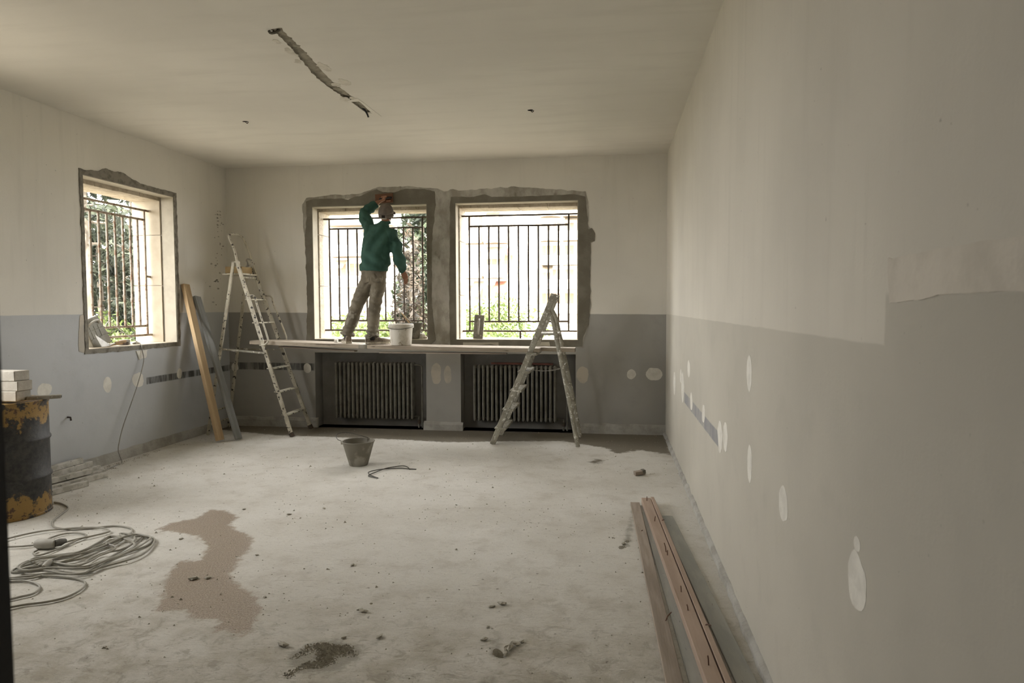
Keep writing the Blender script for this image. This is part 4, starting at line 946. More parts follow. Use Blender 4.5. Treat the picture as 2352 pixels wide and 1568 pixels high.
ribs += [(dr, dh-.024), (dr+.005, dh-.018), (dr+.005, dh), (dr-.006, dh), (dr-.008, dh-.018), (.004, dh-.016)]
MB().lathe(ribs, dc, 56).build('body', M_DRUM, drum, smooth=True)
MB().tube([(dc[0]+(dr+.003)*math.cos(a), dc[1]+(dr+.003)*math.sin(a), dh-.004) for a in np.linspace(0, 2*PI, 56, endpoint=False)], .006, 6, closed=True).build('rim', M_DRUM, drum, smooth=True)
for i, (dx, dy, lab) in enumerate(((.0, 0, 'lowest of three pale aerated concrete blocks stacked on the drum'), (.012, .005, 'middle of three pale aerated concrete blocks stacked on the drum'), (-.006, .0, 'topmost of three pale aerated concrete blocks stacked on the drum'))):
    tag(MB().box((-4.64+dx, 4.385+dy, dh+.002+i*.0735), (-4.25+dx, 4.515+dy, dh+.002+i*.0735+.072), .0015).build('concrete_block', M_BLOCK, bevel=.004), lab, 'block', 'concrete blocks on the drum')
tb = thing('box_tube', 'short grey rectangular metal tube lying across the drum edge', 'metal tube', (-4.15, 4.55, dh))
MB().bar((-4.245, 4.475, dh+.016), (-4.075, 4.60, dh+.016), .05, .026).build('tube', M_ALU, tb, bevel=.002)
MB().bar((-4.080, 4.596, dh+.016), (-4.0735, 4.601, dh+.016), .038, .016).build('hollow_end', M_TUBEE, tb)
tubes = [((120, 1112), (230, 1089), .022, .020), ((120, 1124), (190, 1107), .022, .020)]
tl = [((-4.66, 4.75, .024), (-4.50, 5.56, .024), .046), ((-4.56, 4.70, .024), (-4.435, 5.25, .024), .046), ((-4.735, 4.72, .024), (-4.60, 5.64, .024), .046), ((-4.715, 4.75, .074), (-4.585, 5.48, .072), .046), ((-4.81, 4.70, .026), (-4.755, 5.78, .026), .048), ((-4.815, 4.72, .080), (-4.79, 5.72, .076), .050), ((-4.80, 4.75, .132), (-4.80, 5.62, .128), .048)]
tlab = ['mortar spattered square steel tube, outermost of the bundle behind the drum', 'short mortar spattered square steel tube lying nearest the open floor behind the drum', 'mortar spattered square steel tube in the bottom layer behind the drum', 'mortar spattered square steel tube on the upper layer behind the drum', 'mortar spattered square steel tube against the wall base behind the drum', 'mortar spattered square steel tube stacked second by the wall behind the drum', 'mortar spattered square steel tube topmost by the wall behind the drum']
for (a, b, w), lab in zip(tl, tlab):
    o = thing('steel_tube', lab, 'steel tube', (Vector(a)+Vector(b))/2-Vector((0, 0, w/2)), 'steel tubes behind the drum')
    MB().bar(a, b, w, w).build('tube', M_TUBE, o, bevel=.003)
    d = (Vector(b)-Vector(a)).normalized(); MB().bar(Vector(b)-d*.004, Vector(b)+d*.0008, w*.72, w*.72).build('hollow_end', M_TUBEE, o)

# ------------------------------------------------------------------ cables
cz = lambda X, Y: fl(X/2.613, 820+Y/2.613)
def cable_path(pts, z=.007, seed=0, amp=.004):
    out = []
    for i, (X_, Y_) in enumerate(pts):
        p = cz(X_, Y_); out.append(Vector((p.x, p.y, max(.0065, z+amp*noise.noise(Vector((i*.9, seed, 0)))))))
    return out
loopC = [(830, 1065), (900, 1075), (935, 1097), (900, 1140), (830, 1180), (740, 1213), (680, 1235), (600, 1272), (540, 1300), (430, 1305), (300, 1292), (170, 1300), (108, 1292), (150, 1265), (260, 1240), (400, 1220), (520, 1190), (640, 1135), (740, 1088)]
cx_, cy_ = 520, 1205
path = cable_path([(325, 875), (370, 885), (410, 910), (370, 945), (320, 985), (315, 1010), (340, 1030), (440, 1040), (580, 1028), (700, 1018), (790, 1035)], .007)
g = np.random.default_rng(3)
for k in range(7):
    s = (1., .90, .97, .74, .84, .58, .93)[k]; ox, oy = g.uniform(-40, 30), (0, -24, 14, -34, 20, -10, 6)[k]
    path += cable_path([(cx_+(a-cx_)*s+ox-(1-s)*120+14*math.sin(ii*.8+k*2.1), cy_+(b-cy_)*s+oy+(1-s)*60+9*math.sin(ii*1.1+k*1.3)) for ii, (a, b) in enumerate(loopC)], .008+.004*k, k, .005)
path += cable_path([(660, 1130), (420, 1215), (360, 1260), (300, 1300), (200, 1335), (60, 1345), (45, 1352), (150, 1352), (222, 1372), (240, 1395), (200, 1430), (120, 1450), (40, 1465), (-40, 1450), (-60, 1380), (-20, 1345), (60, 1335), (200, 1322), (360, 1326), (470, 1342), (512, 1365), (490, 1402), (400, 1450), (280, 1480), (150, 1495), (50, 1515), (-60, 1520)], .010, 3, .004)
ext = thing('extension_cable', 'dusty grey extension cable lying in a big coil in front of the drum', 'cable', path[30].to_2d().to_3d())
MB().tube(smooth_path(path, 4), .0062, 6).build('cable', M_CABLE, ext, smooth=True)
lead = cable_path([(395, 1125), (440, 1112), (540, 1090), (640, 1065), (655, 1052), (600, 1038), (480, 1036), (400, 1042), (260, 1056), (130, 1082), (20, 1110), (-40, 1125)], .016, 5)
MB().tube(smooth_path(lead, 4), .0058, 6).build('cable', M_CABLE, ext, smooth=True)
lead2 = cable_path([(215, 1140), (120, 1148), (20, 1152), (-40, 1155)], .014, 6)
MB().tube(smooth_path(lead2, 4), .0058, 6).build('cable', M_CABLE, ext, smooth=True)
lead3 = cable_path([(280, 1105), (330, 1085), (400, 1068), (480, 1066), (520, 1082), (440, 1120), (350, 1160), (260, 1195), (215, 1200), (200, 1185), (225, 1170)], .012, 7)
MB().tube(smooth_path(lead3, 4), .0058, 6).build('cable', M_CABLE, ext, smooth=True)
s0, s1 = cz(215, 1150), cz(330, 1150); s0.z = s1.z = .033
MB().tube([s0, s0.lerp(s1, .15), s0.lerp(s1, .7), s1], [.022, .032, .032, .024], 12).build('socket', M_PLUG, ext, smooth=True)
s2 = cz(395, 1128); s2.z = .03
MB().tube([s1, s1.lerp(s2, .5), s2], [.020, .024, .014], 10).build('plug', M_PLUGD, ext, smooth=True)
s3, s4 = cz(262, 1290), cz(305, 1262); s3.z = .03; s4.z = .04
MB().tube([s3, s3.lerp(s4, .5), s4], [.012, .018, .013], 10).build('plug', M_PLUG, ext, smooth=True)
# cord from the side window down the wall
xg = XL-GD
cp = [lf(247, 741, xg+.02), lf(252, 737, xg+.03), lf(262, 745, xg+.06), lf(290, 768, -5.0), lf(322, 791, XL-.01), lf(325, 797, XL+.018), lf(327, 806, XL+.02), lf(330, 830, -4.815), lf(317, 880, -4.80), lf(300, 930, -4.80), lf(284, 975, -4.80), lf(275, 1010, -4.79), lf(272, 1035, -4.77)]
cp += [Vector((-4.74, 6.07, .010)), Vector((-4.72, 5.98, .007)), Vector((-4.70, 5.86, .007)), Vector((-4.66, 5.72, .007)), Vector((-4.64, 5.64, .010))]
cp[4].z = WC[2]+.011
cord = thing('power_cord', 'thin pale cord hanging from the side window down the wall to the floor', 'cord', (-4.74, 6.07, 0))
MB().tube(smooth_path(cp, 5), .0048, 6).build('cord', M_CABLEW, cord, smooth=True)
MB().tube(smooth_path([lf(247, 741, xg+.02), lf(244, 745, xg+.015), lf(243, 752, xg+.02)], 4), .005, 6).build('hooked_end', M_CABLEW, cord, smooth=True)

# ------------------------------------------------------------------ things on the side window sill
zs_ = WC[2]+.004
case = thing('tool_case', 'dusty grey ribbed tool case with a curved handle leaning on the side window sill', 'tool case', (-5.06, 6.12, zs_))
Mc = Matrix.Translation((-5.015, 6.175, zs_)) @ Matrix.Rotation(math.radians(4), 4, 'Z') @ Matrix.Rotation(math.radians(14), 4, 'X') @ Matrix.Rotation(math.radians(-13), 4, 'Y')
cs_ = MB(); cs_.add([(-.03, -.13, .004), (.03, -.13, .004), (.03, .15, .004), (-.03, .15, .004), (-.03, -.12, .30), (.03, -.12, .30), (.03, .10, .30), (-.03, .10, .30)], [(0, 1, 2, 3), (7, 6, 5, 4), (0, 4, 5, 1), (1, 5, 6, 2), (2, 6, 7, 3), (3, 7, 4, 0)])
cs_.build('shell', M_CASE, case, bevel=.006, matrix=Mc)
for z in (.09, .17): MB().box((.030, -.12, z), (.036, .13-.15*z, z+.010)).build('rib', M_CASE, case, matrix=Mc)
for yy in (-.08, -.02, .04): MB().box((.030, yy, .10), (.034, yy+.008, .22)).build('rib', M_CASE, case, matrix=Mc)
MB().tube(smooth_path([(.03, -.09, .225), (.055, -.06, .252), (.06, 0, .262), (.055, .05, .252), (.03, .075, .225)], 4), .010, 8).build('handle', M_PLUG, case, smooth=True, matrix=Mc)
tw = thing('trowel', 'pointed pale steel trowel standing against the dusty tool case', 'trowel', (-4.96, 6.10, zs_))
a, b = Vector((-4.935, 6.00, zs_+.13)), Vector((-4.93, 6.18, zs_+.012))
MB().add([a, b+Vector((0, .03, 0)), b+Vector((0, -.10, -.008)), a+Vector((.003, 0, 0)), b+Vector((.003, .03, 0)), b+Vector((.003, -.10, -.008))], [(0, 1, 2), (5, 4, 3), (0, 3, 4, 1), (1, 4, 5, 2), (2, 5, 3, 0)]).build('blade', M_BLADE, tw)
MB().tube([b, b+Vector((0, .05, .012)), b+Vector((0, .10, .02))], [.006, .006, .006], 8).build('tang', M_BLADE, tw, smooth=True)
MB().tube([b+Vector((0, .09, .02)), b+Vector((0, .16, .028)), b+Vector((0, .24, .034))], [.012, .016, .013], 10).build('handle', M_HANDLE, tw, smooth=True)
ham = thing('hammer', 'small hammer with a wooden handle lying on the side window sill', 'hammer', (-4.98, 6.4, zs_))
MB().tube([(-4.96, 6.20, zs_+.016), (-4.975, 6.35, zs_+.018), (-4.99, 6.46, zs_+.02)], [.014, .012, .010], 8).build('handle', M_HANDLE, ham, smooth=True)
MB().box((-5.05, 6.45, zs_+.001), (-4.94, 6.485, zs_+.036)).build('head', M_IRON, ham, bevel=.004)
gb = thing('putty_box', 'small grey plastic box on the side window sill', 'box', (-5.04, 6.56, zs_))
MB().box((-5.08, 6.52, zs_+.001), (-5.01, 6.60, zs_+.045)).build('body', M_CASE, gb, bevel=.004)
MB().box((-5.083, 6.517, zs_+.045), (-5.007, 6.603, zs_+.052)).build('lid', M_PLUG, gb, bevel=.002)
tag(MB().ball((-4.99, 6.66, zs_+.012), (.035, .045, .016), 9, 5, .2).build('mortar_lump', M_RUB), 'dark crumbled mortar lump on the side window sill', 'rubble')

# ================================================================== TIMBERS ON THE FLOOR BY THE RIGHT WALL
def floor_timber(label, name, far, near, w, th, m, z0=0., cat='timber', nails=()):
    f, n_ = Vector(far), Vector(near); d = (f-n_); L = d.length; x = d.normalized(); y = Vector((-x.y, x.x, 0))
    Mt = Matrix(((x.x, y.x, 0, n_.x), (x.y, y.y, 0, n_.y), (0, 0, 1, z0), (0, 0, 0, 1)))
    if not nails:
        return tag(MB().box((0, -w/2, 0), (L, w/2, th)).build(name, m, bevel=.002, matrix=Mt), label, cat)
    o = thing(name, label, cat, (n_.x, n_.y, z0)); MB().box((0, -w/2, 0), (L, w/2, th)).build('board', m, o, bevel=.002, matrix=Mt)
    for (yy, off, h, lx, ly) in nails:
        px = n_.lerp(f, (yy-n_.y)/(f.y-n_.y)); b = Vector((px.x+off, px.y, z0+th))
        MB().tube([b-Vector((0, 0, .004)), b+Vector((lx*.4, ly*.4, h*.6)), b+Vector((lx, ly, h))], .0028, 6).build('nail', M_NAIL, o, smooth=True)
    return o
floor_timber('flat dusty brown board on the floor, the one farthest from the wall', 'floor_board', (.185, 5.28), (.272, 2.15), .068, .022, M_BROWNB, nails=((3.28, .02, .035, .03, .02), (4.6, 0, .006, .01, 0)))
floor_timber('dusty grey green sheet metal strip lying between brown board and pinkish beam', 'metal_strip', (.268, 5.08), (.385, 2.15), .088, .008, M_GREYM, cat='metal strip')
beam_n = [(fl(u, v, .05).y, 0, h, lx, ly) for u, v, h, lx, ly in ((1484, 1150, .03, .0, .01), (1504, 1197, .035, .005, .0), (1530, 1268, .045, -.01, .03), (1532, 1275, .03, .0, .0), (1566, 1360, .02, .0, .03), (1584, 1402, .02, -.004, .02), (1636, 1528, .04, -.004, .0))]
floor_timber('pinkish nail studded timber beam lying on the grey strip', 'timber_beam', (.268, 5.31), (.437, 2.15), .066, .042, M_PINE2, .009, nails=beam_n)
floor_timber('narrow pinkish batten lying right alongside the nail studded beam', 'timber_batten', (.3175, 5.335), (.4905, 2.15), .026, .044, M_PINE2, .009, nails=((4.75, 0, .012, .012, -.03), (3.2, 0, .015, .02, -.04)))
floor_timber('wide dusty grey green board on the floor nearest the bare wall', 'floor_board', (.400, 5.0), (.585, 2.15), .085, .012, M_GREYM)

# ------------------------------------------------------------------ wire, offcut, rubble
wz = lambda X_, Y_, z: fl(720+X_/9.046, 980+Y_/9.046, z)
wr = thing('wire_loop', 'bent dark wire loop lying on the floor beside the small bucket', 'wire', wz(1500, 880, 0))
MB().tube(smooth_path([wz(a, b, z) for a, b, z in ((1340, 1060, .005), (1180, 1000, .006), (1140, 955, .012), (1160, 935, .014), (1260, 905, .010), (1420, 880, .006), (1560, 866, .008), (1800, 855, .006), (2000, 872, .006), (2135, 880, .005))], 5), .0042, 6).build('strand', M_WIRE, wr, smooth=True)
MB().tube(smooth_path([wz(a, b, z) for a, b, z in ((1335, 1062, .008), (1170, 1030, .007), (1145, 1010, .006), (1200, 978, .010), (1330, 925, .012), (1480, 868, .014), (1620, 838, .020), (1800, 812, .025), (1900, 815, .022), (1965, 842, .012), (2000, 885, .006))], 5), .0042, 6).build('strand', M_WIRE, wr, smooth=True)
q = fl(1470, 1092)
oc = thing('wood_offcut', 'small wooden offcut block alone on the floor near the bare wall', 'offcut', (q.x, q.y, 0))
Mo = Matrix.Translation((q.x, q.y+.02, .0)) @ Matrix.Rotation(math.radians(20), 4, 'Z') @ Matrix.Rotation(math.radians(-6), 4, 'Y')
MB().box((-.05, -.025, .006), (.045, .025, .04)).build('block', M_BROWNB, oc, bevel=.002, matrix=Mo)
MB().box((.02, -.026, .012), (.05, .026, .046)).build('dark_end', M_ZINCD, oc, bevel=.002, matrix=Mo)
LBL_R = 'small broken mortar chunk lying on the open floor'
for i, (u, v, r) in enumerate(((446, 1330, .032), (478, 1328, .022), (650, 1484, .034), (872, 1464, .024), (560, 1170, .018), (664, 1182, .020), (745, 1168, .020), (810, 1298, .022), (835, 1405, .030), (1118, 1158, .014), (1047, 1262, .012), (1152, 1388, .030), (1130, 1394, .020), (1112, 1470, .022), (1170, 1490, .040), (1185, 1480, .026), (1200, 1474, .018), (1162, 1503, .022), (1432, 1250, .022), (416, 1238, .018), (590, 1275, .014), (608, 1372, .016), (690, 1190, .012), (790, 1465, .018), (1120, 1440, .014))):
    q = fl(u, v); rot = random.uniform(0, 3); r *= .78; mb = MB().ball((0, 0, r*.30), (r*1.15, r*.62, r*.32), 9, 5, .36)
    o = mb.build('mortar_chunk', M_RUB); o.location = (q.x, q.y, 0.); o.rotation_euler = (0, 0, rot); tag(o, {0: 'larger of two flat mortar chunks lying on the brown damp stain', 1: 'smaller of two mortar chunks lying on the brown damp stain', 2: 'biggest lone mortar chunk lying beside the grey sand', 3: 'flat mortar chunk lying just beyond the grey sand', 18: 'mortar chunk on the dark grit beside the brown floor board'}.get(i, 'mortar chunk around the lumpy dropped mortar on the near floor' if i in (11, 12, 13, 14, 15, 16, 17, 24) else LBL_R), 'rubble', 'mortar chunks on the floor')
    zmin = min(w.co.z for w in o.data.vertices); o.location.z = -zmin
# crumbs nobody could count
mb = MB(); g = np.random.default_rng(5)
def crumb(x, y, r):
    p = [(x+r*math.cos(a)*g.uniform(.6, 1.2), y+r*math.sin(a)*g.uniform(.6, 1.2), 0) for a in (0, 2.1, 4.2)]
    mb.add(p+[(x+g.uniform(-.3, .3)*r, y+g.uniform(-.3, .3)*r, r*g.uniform(.5, 1.))], [(0, 1, 3), (1, 2, 3), (2, 0, 3), (2, 1, 0)])
for _ in range(2600):
    x, y = g.uniform(XL+.1, XR-.1), g.uniform(1.6, D-.05)
    if noise.noise(Vector((x*1.3, y*1.3, 4))) < -.05 and g.uniform() < .75: continue
    crumb(x, y, g.uniform(.002, .0075)*(1 if g.uniform() < .93 else 1.8))
tag(mb.build('floor_crumbs', M_RUB), 'fine grey mortar crumbs strewn over the whole floor', 'debris', kind='stuff')
def heap(name, label, poly, n, rmax, seed, m, hgt=.012):
    global mb, g
    mb = MB(); g = np.random.default_rng(seed); P_a = np.array(poly); lo, hi = P_a.min(0)-.06, P_a.max(0)+.06; k = 0
    while k < n:
        x, y = g.uniform(lo[0], hi[0]), g.uniform(lo[1], hi[1]); s = poly_sdf(np.array([x]), np.array([y]), poly)[0]+noise.noise(Vector((x*11, y*11, seed)))*.16-.03
        if s < 0 or g.uniform() > .15+s*14: continue
        crumb(x, y, g.uniform(.003, rmax)*min(1.4, .6+s*6)); k += 1
    return tag(mb.build(name, m), label, 'debris', kind='stuff')
heap('sand_pile', 'loose grey sand and grit scattered on the near floor', SANDP, 1500, .0075, 11, M_SAND)
heap('grit_patch', 'small dark grit patch beside the brown floor board', F2([(1423, 1240), (1445, 1238), (1450, 1252), (1425, 1256)]), 160, .008, 12, M_SAND)
heap('mortar_crumble', 'dropped lumpy mortar crumble on the near floor', F2([(1150, 1478), (1195, 1470), (1190, 1485), (1172, 1510), (1155, 1508)]), 220, .016, 13, M_RUB)
heap('grit_patch', 'thin sprinkle of grit beside the sand', F2([(820, 1400), (850, 1395), (852, 1412), (825, 1416)]), 150, .008, 14, M_SAND)
heap('grit_patch', 'grit and mortar dust along the foot of the wall below the hanging cord', [(XL+.03, 5.8), (XL+.20, 5.75), (XL+.16, 6.6), (XL+.05, 7.0)], 260, .009, 15, M_SAND)

# ================================================================== THE PLASTERER
def grown(mb, name, m, parent, voxel=.007, it=6, folds=None, fac=.5):
    """closed tubes fused into one continuous skin (voxel union, then relaxed), folds pushed in along the normals"""
    base = LOC[parent]; me = mb.mesh(name+'_raw', base); o = bpy.data.objects.new(name+'_raw', me); COL.objects.link(o)
    r = o.modifiers.new('r', 'REMESH'); r.mode = 'VOXEL'; r.voxel_size = voxel; r.adaptivity = 0
    s = o.modifiers.new('s', 'SMOOTH'); s.iterations = it; s.factor = fac
    dg = bpy.context.evaluated_depsgraph_get(); dg.update()
    nm = bpy.data.meshes.new_from_object(o.evaluated_get(dg)); bpy.data.objects.remove(o)
    nm.name = name; nm.materials.clear(); nm.materials.append(m)
    if folds:
        n = len(nm.vertices); co = np.empty(n*3); no = np.empty(n*3); nm.vertices.foreach_get('co', co); nm.vertices.foreach_get('normal', no)
        co = co.reshape(-1, 3); no = no.reshape(-1, 3); co += no*np.array([folds(Vector(p)+base) for p in co])[:, None]; nm.vertices.foreach_set('co', co.ravel()); nm.update()
    for p in nm.polygons: p.use_smooth = True
    ob = bpy.data.objects.new(name, nm); COL.objects.link(ob); ob.parent = parent; LOC[ob] = base; return ob
V = Vector
heelL = bk(801, 792, 7.715); heelL.z = ztop(heelL.x)
heelR = bk(842, 797, 7.70); heelR.z = ztop(heelR.x)
dL, dR = V((-.52, .85, 0)).normalized(), V((.90, .43, 0)).normalized()
person = thing('person', 'person in green shirt, khaki trousers and cap plastering above the window, back turned', 'person', (-2.9, 7.80, ztop(-2.9)))
ankL = heelL+dL*.065+V((0, 0, .10)); ankR = heelR+dR*.065+V((0, 0, .10))
kneeL = bk(819, 703, 7.86); kneeR = bk(861, 703, 7.86)
hipL = bk(846, 642, 7.87); hipR = bk(869, 642, 7.87); pel = bk(859, 628, 7.87)
waist = bk(863, 596, 7.87); chest = bk(871, 555, 7.89); shc = bk(876, 530, 7.905); neck = bk(885, 514, 7.93); hc_ = bk(887, 491, 7.97)
shL = bk(850, 531, 7.91); elL = bk(835, 489, 8.02); wrL = bk(869, 464, 8.105); knL = bk(882, 457, 8.145)
shR = bk(899, 536, 7.90); elR = bk(916, 589, 7.87); wrR = bk(926, 624, 7.97); knR = bk(931, 638, 8.0)
# ---- skin: one continuous figure
b = MB()
for k, a, h in ((kneeL, ankL, hipL), (kneeR, ankR, hipR)): b.tube([h+V((0, 0, .06)), h, h.lerp(k, .5), k, k.lerp(a, .35), a, a-V((0, 0, .06))], [.07, .078, .068, .050, .050, .036, .040], 12)
b.tube([pel+V((0, 0, -.06)), pel, waist, chest, shc, shc.lerp(neck, .5)], [(.10, .08), (.145, .10), (.125, .09), (.150, .10), (.150, .085), (.07, .06)], 16)
b.tube([shc, neck-V((0, .01, .02)), neck+V((0, .01, .05)), hc_], [.06, .052, .05, .05], 12)
for s, e, w in ((shL, elL, wrL), (shR, elR, wrR)): b.tube([s.lerp(shc, .4), s, s.lerp(e, .5), e, e.lerp(w, .3), w], [.055, .052, .043, .036, .036, .026], 10)
# head, tilted back to look at the wall above the window
Hm = Matrix.Translation(hc_) @ Matrix.Rotation(math.radians(22), 4, 'X') @ Matrix.Rotation(math.radians(4), 4, 'Y')
hd = MB()
hd.ball((0, -.005, .022), (.074, .094, .092), 20, 14); hd.ball((0, .022, -.045), (.056, .066, .068), 16, 10); hd.ball((0, .045, -.085), (.032, .035, .025), 12, 8)
hd.tube([(0, .088, .02), (0, .102, -.008), (0, .112, -.028), (0, .092, -.038)], [.009, .011, .014, .009], 8)
hd.tube([(-.022, .080, -.060), (0, .090, -.060), (.022, .080, -.060)], [.006, .009, .006], 8)
for sx in (-1, 1):
    hd.ball((sx*.077, -.004, -.012), (.010, .020, .032), 10, 8); hd.ball((sx*.052, .052, -.03), (.020, .022, .022), 8, 6)
b.add([Hm @ V(p) for p in hd.v], hd.f)
def finger(base, dirs, L, r):
    pts = [V(base)]
    for d, l in zip(dirs, (.42, .32, .26)): pts.append(pts[-1]+V(d).normalized()*L*l)
    return pts, [r*1.08, r, r*.92, r*.78]
# raised hand closed round the float handle; handle runs along the plate
hdl0, hdl1 = bk(873, 456.5, 8.172), bk(897, 453.5, 8.172); ax = (hdl1-hdl0).normalized()
pc = hdl0.lerp(hdl1, .46)+V((-.006, -.024, -.022))
b.tube([wrL, wrL.lerp(pc, .5), pc, pc+V((.012, .0, .022))], [(.026, .022), (.036, .018), (.043, .017), (.036, .013)], 12)
for i, (o_, L) in enumerate(((-.030, .080), (-.010, .088), (.010, .084), (.029, .068))):
    kn = pc+ax*o_+V((0, -.002, .026))
    p_, r_ = finger(kn, ((0, .75, .65), (0, .9, -.45), (0, -.2, -1)), L, .0088); b.tube(p_, r_, 8)
p_, r_ = finger(pc+ax*.030+V((0, -.004, -.018)), ((.75, .35, .1), (.6, .75, .15), (-.1, 1, .25)), .068, .0098); b.tube(p_, r_, 8)
# hanging hand, slightly curled
dn = (knR-wrR).normalized(); sd = V((.35, .93, .1)).normalized()
pr = wrR.lerp(knR, .62)
b.tube([wrR, wrR.lerp(knR, .4), knR, knR+dn*.012], [(.026, .020), (.040, .017), (.040, .016), (.032, .010)], 12)
for i, (o_, L) in enumerate(((-.029, .068), (-.010, .080), (.010, .086), (.029, .078))):
    p_, r_ = finger(knR+sd*o_+dn*.006, (dn+V((-.1, 0, 0)), dn+V((-.5, 0, .0)), dn+V((-1.0, 0, .1))), L, .0086); b.tube(p_, r_, 8)
p_, r_ = finger(wrR.lerp(knR, .35)+sd*.034, (dn+sd*.9+V((-.25, 0, 0)), dn+sd*.3+V((-.35, 0, 0)), dn+V((-.3, 0, 0))), .066, .0098); b.tube(p_, r_, 8)
grown(b, 'body', M_SKIN, person, .0055, 3)
for sx in (-1, 1):
    e = MB().ball((sx*.030, .077, .008), .011, 10, 7); q = MB(); q.add([Hm @ V(p) for p in e.v], e.f); q.build('eye', M_PLUG, person, smooth=True)
    e = MB().tube([(sx*.046, .078, .026), (sx*.030, .087, .031), (sx*.014, .088, .028)], .004, 6); q = MB(); q.add([Hm @ V(p) for p in e.v], e.f); q.build('eyebrow', M_HAIR, person)
# hair under the cap
e = MB().ball((0, -.012, -.006), (.078, .094, .072), 18, 10); q = MB(); q.add([Hm @ V(p) for p in e.v if True], e.f); q.build('hair', M_HAIR, person, smooth='all')
# cap: dome, band, back strap, brim
cp_ = MB(); n = 28; rows = []
for i in range(9):
    th = i/8*PI/2*.985; rows.append((math.cos(th), math.sin(th)))
vs = [(.086*c*math.cos(2*PI*k/n), -.006+.106*c*math.sin(2*PI*k/n), .012+.112*s) for c, s in rows for k in range(n)]
fs = [(i*n+k, i*n+(k+1) % n, (i+1)*n+(k+1) % n, (i+1)*n+k) for i in range(8) for k in range(n)]+[tuple(8*n+k for k in range(n))]
cp_.add(vs, fs); cp_.add([(.086*1.0*math.cos(2*PI*k/n), -.006+.106*math.sin(2*PI*k/n), z) for z in (.012, -.028-.0) for k in range(n)], [(k, (k+1) % n, n+(k+1) % n, n+k) for k in range(n) if not (.70 < (k+.5)/n < .80)])
def put(mbx, name, m, par=person, **kw):
    q = MB(); q.add([Hm @ V(p) for p in mbx.v], mbx.f); return q.build(name, m, par, **kw)
cap = put(cp_, 'cap', M_CAP, smooth='all')
sm = cap.modifiers.new('t', 'SOLIDIFY'); sm.thickness = .004; sm.offset = 1
put(MB().ball((0, -.006, .126), (.007, .007, .005), 8, 5), 'button', M_CAP, cap, smooth='all')
put(MB().tube([(.088*math.cos(a), -.006+.108*math.sin(a), -.030) for a in np.linspace(PI*1.36, PI*1.64, 9)], [(.003, .008)]*9, 8), 'strap', M_CAPB, cap, smooth='all')
br = MB(); m_ = 14
top = [(.082*math.sin(a), .030+.075*math.cos(a) if abs(a) < 2 else 0, -.012) for a in np.linspace(-1.35, 1.35, m_)]
out = [(.088*math.sin(a)*1.02, .040+.155*math.cos(a*.96), -.024+.010*math.cos(a)) for a in np.linspace(-1.35, 1.35, m_)]
br.add(top+out+[(x, y, z-.004) for x, y, z in top+out], [(i, i+1, m_+i+1, m_+i) for i in range(m_-1)]+[(3*m_+i, 3*m_+i+1, 2*m_+i+1, 2*m_+i) for i in range(m_-1)]+[(m_+i, m_+i+1, 3*m_+i+1, 3*m_+i) for i in range(m_-1)])
put(br, 'brim', M_CAP, cap, smooth=True)
# ---- shirt
s = MB()
hem = bk(858, 620, 7.87)
s.tube([hem+V((0, 0, -.012)), hem+V((0, 0, .03)), waist+V((-.004, 0, -.02)), waist+V((.0, 0, .07)), chest, chest.lerp(shc, .6), shc+V((.0, 0, .01)), shc.lerp(neck, .55), neck+V((0, .004, .004))],
       [(.168, .128), (.172, .132), (.170, .132), (.172, .132), (.178, .132), (.172, .118), (.150, .098), (.092, .075), (.062, .060)], 24)
s.tube([shc.lerp(shL, .3), shL+V((.01, 0, -.03)), shL.lerp(elL, .45), elL+V((0, 0, -.02)), elL+V((.008, .01, .012)), elL.lerp(wrL, .5), elL.lerp(wrL, .84)], [.085, .088, .074, .068, .066, .056, .045], 14)
s.tube([shc.lerp(shR, .3), shR+V((-.005, 0, -.02)), shR.lerp(elR, .5), elR, elR.lerp(wrR, .5), wrR+V((0, 0, .012))], [.085, .086, .078, .070, .058, .042], 14)
def shirt_folds(p):
    t = (p.z-waist.z); x = p.x-waist.x
    d = .012*noise.noise(V((p.x*7, p.y*7, p.z*3.2)))+.005*noise.noise(p*11)+.003*noise.noise(p*21)
    d += .011*math.sin((p.z*1.0+(x)*.8-1.6*x*x)*36+2*noise.noise(p*4))*math.exp(-((t+.01)/.10)**2)          # blousing above the hem
    d += .012*math.sin((p.x*1.2-p.z*.55)*34+4*noise.noise(p*3))*math.exp(-((t-.25)/.2)**2)            # pulls towards the raised arm
    if (p-elL).length < .22 or (p-elR).length < .2: d += .005*math.sin((p.z+p.x*.6)*60+3*noise.noise(p*5))
    return d
grown(s, 'shirt', M_SHIRT, person, .0065, 5, shirt_folds)
cl2 = MB(); ring = [neck+V((.056*math.cos(a), .056*math.sin(a)+.004, .014+.008*math.sin(a))) for a in np.linspace(0, 2*PI, 24, endpoint=False)]
cl2.tube(ring, [(.010, .018)]*24, 8, closed=True); cl2.build('collar', M_SHIRT, person, smooth='all')
# ---- trousers
tr_ = MB()
tr_.tube([hipL.lerp(hipR, .5)+V((0, 0, -.055)), pel+V((0, 0, -.04)), pel+V((0, 0, .04)), pel+V((0, 0, .09))], [(.10, .095), (.150, .115), (.152, .112), (.142, .104)], 20)
hemL, hemR = ankL+V((0, -.01, -.012)), ankR+V((0, -.01, -.022))
for a in (ankL, ankR): MB().tube([a-V((0, 0, .055)), a-V((0, 0, .01)), a+V((0, 0, .02))], [.044, .044, .040], 14).build('sock', M_BLACKP, person, smooth='all')
for h, k, a, w in ((hipL, kneeL, hemL, 1.), (hipR, kneeR, hemR, .97)):
    tr_.tube([h+V((0, 0, .05)), h+V((0, 0, -.03)), h.lerp(k, .45), k, k.lerp(a, .4), k.lerp(a, .8), a+V((0, .0, .02)), a], [.090*w, .097*w, .088*w, .075*w, .075*w, .070*w, .074*w, .068*w], 16)
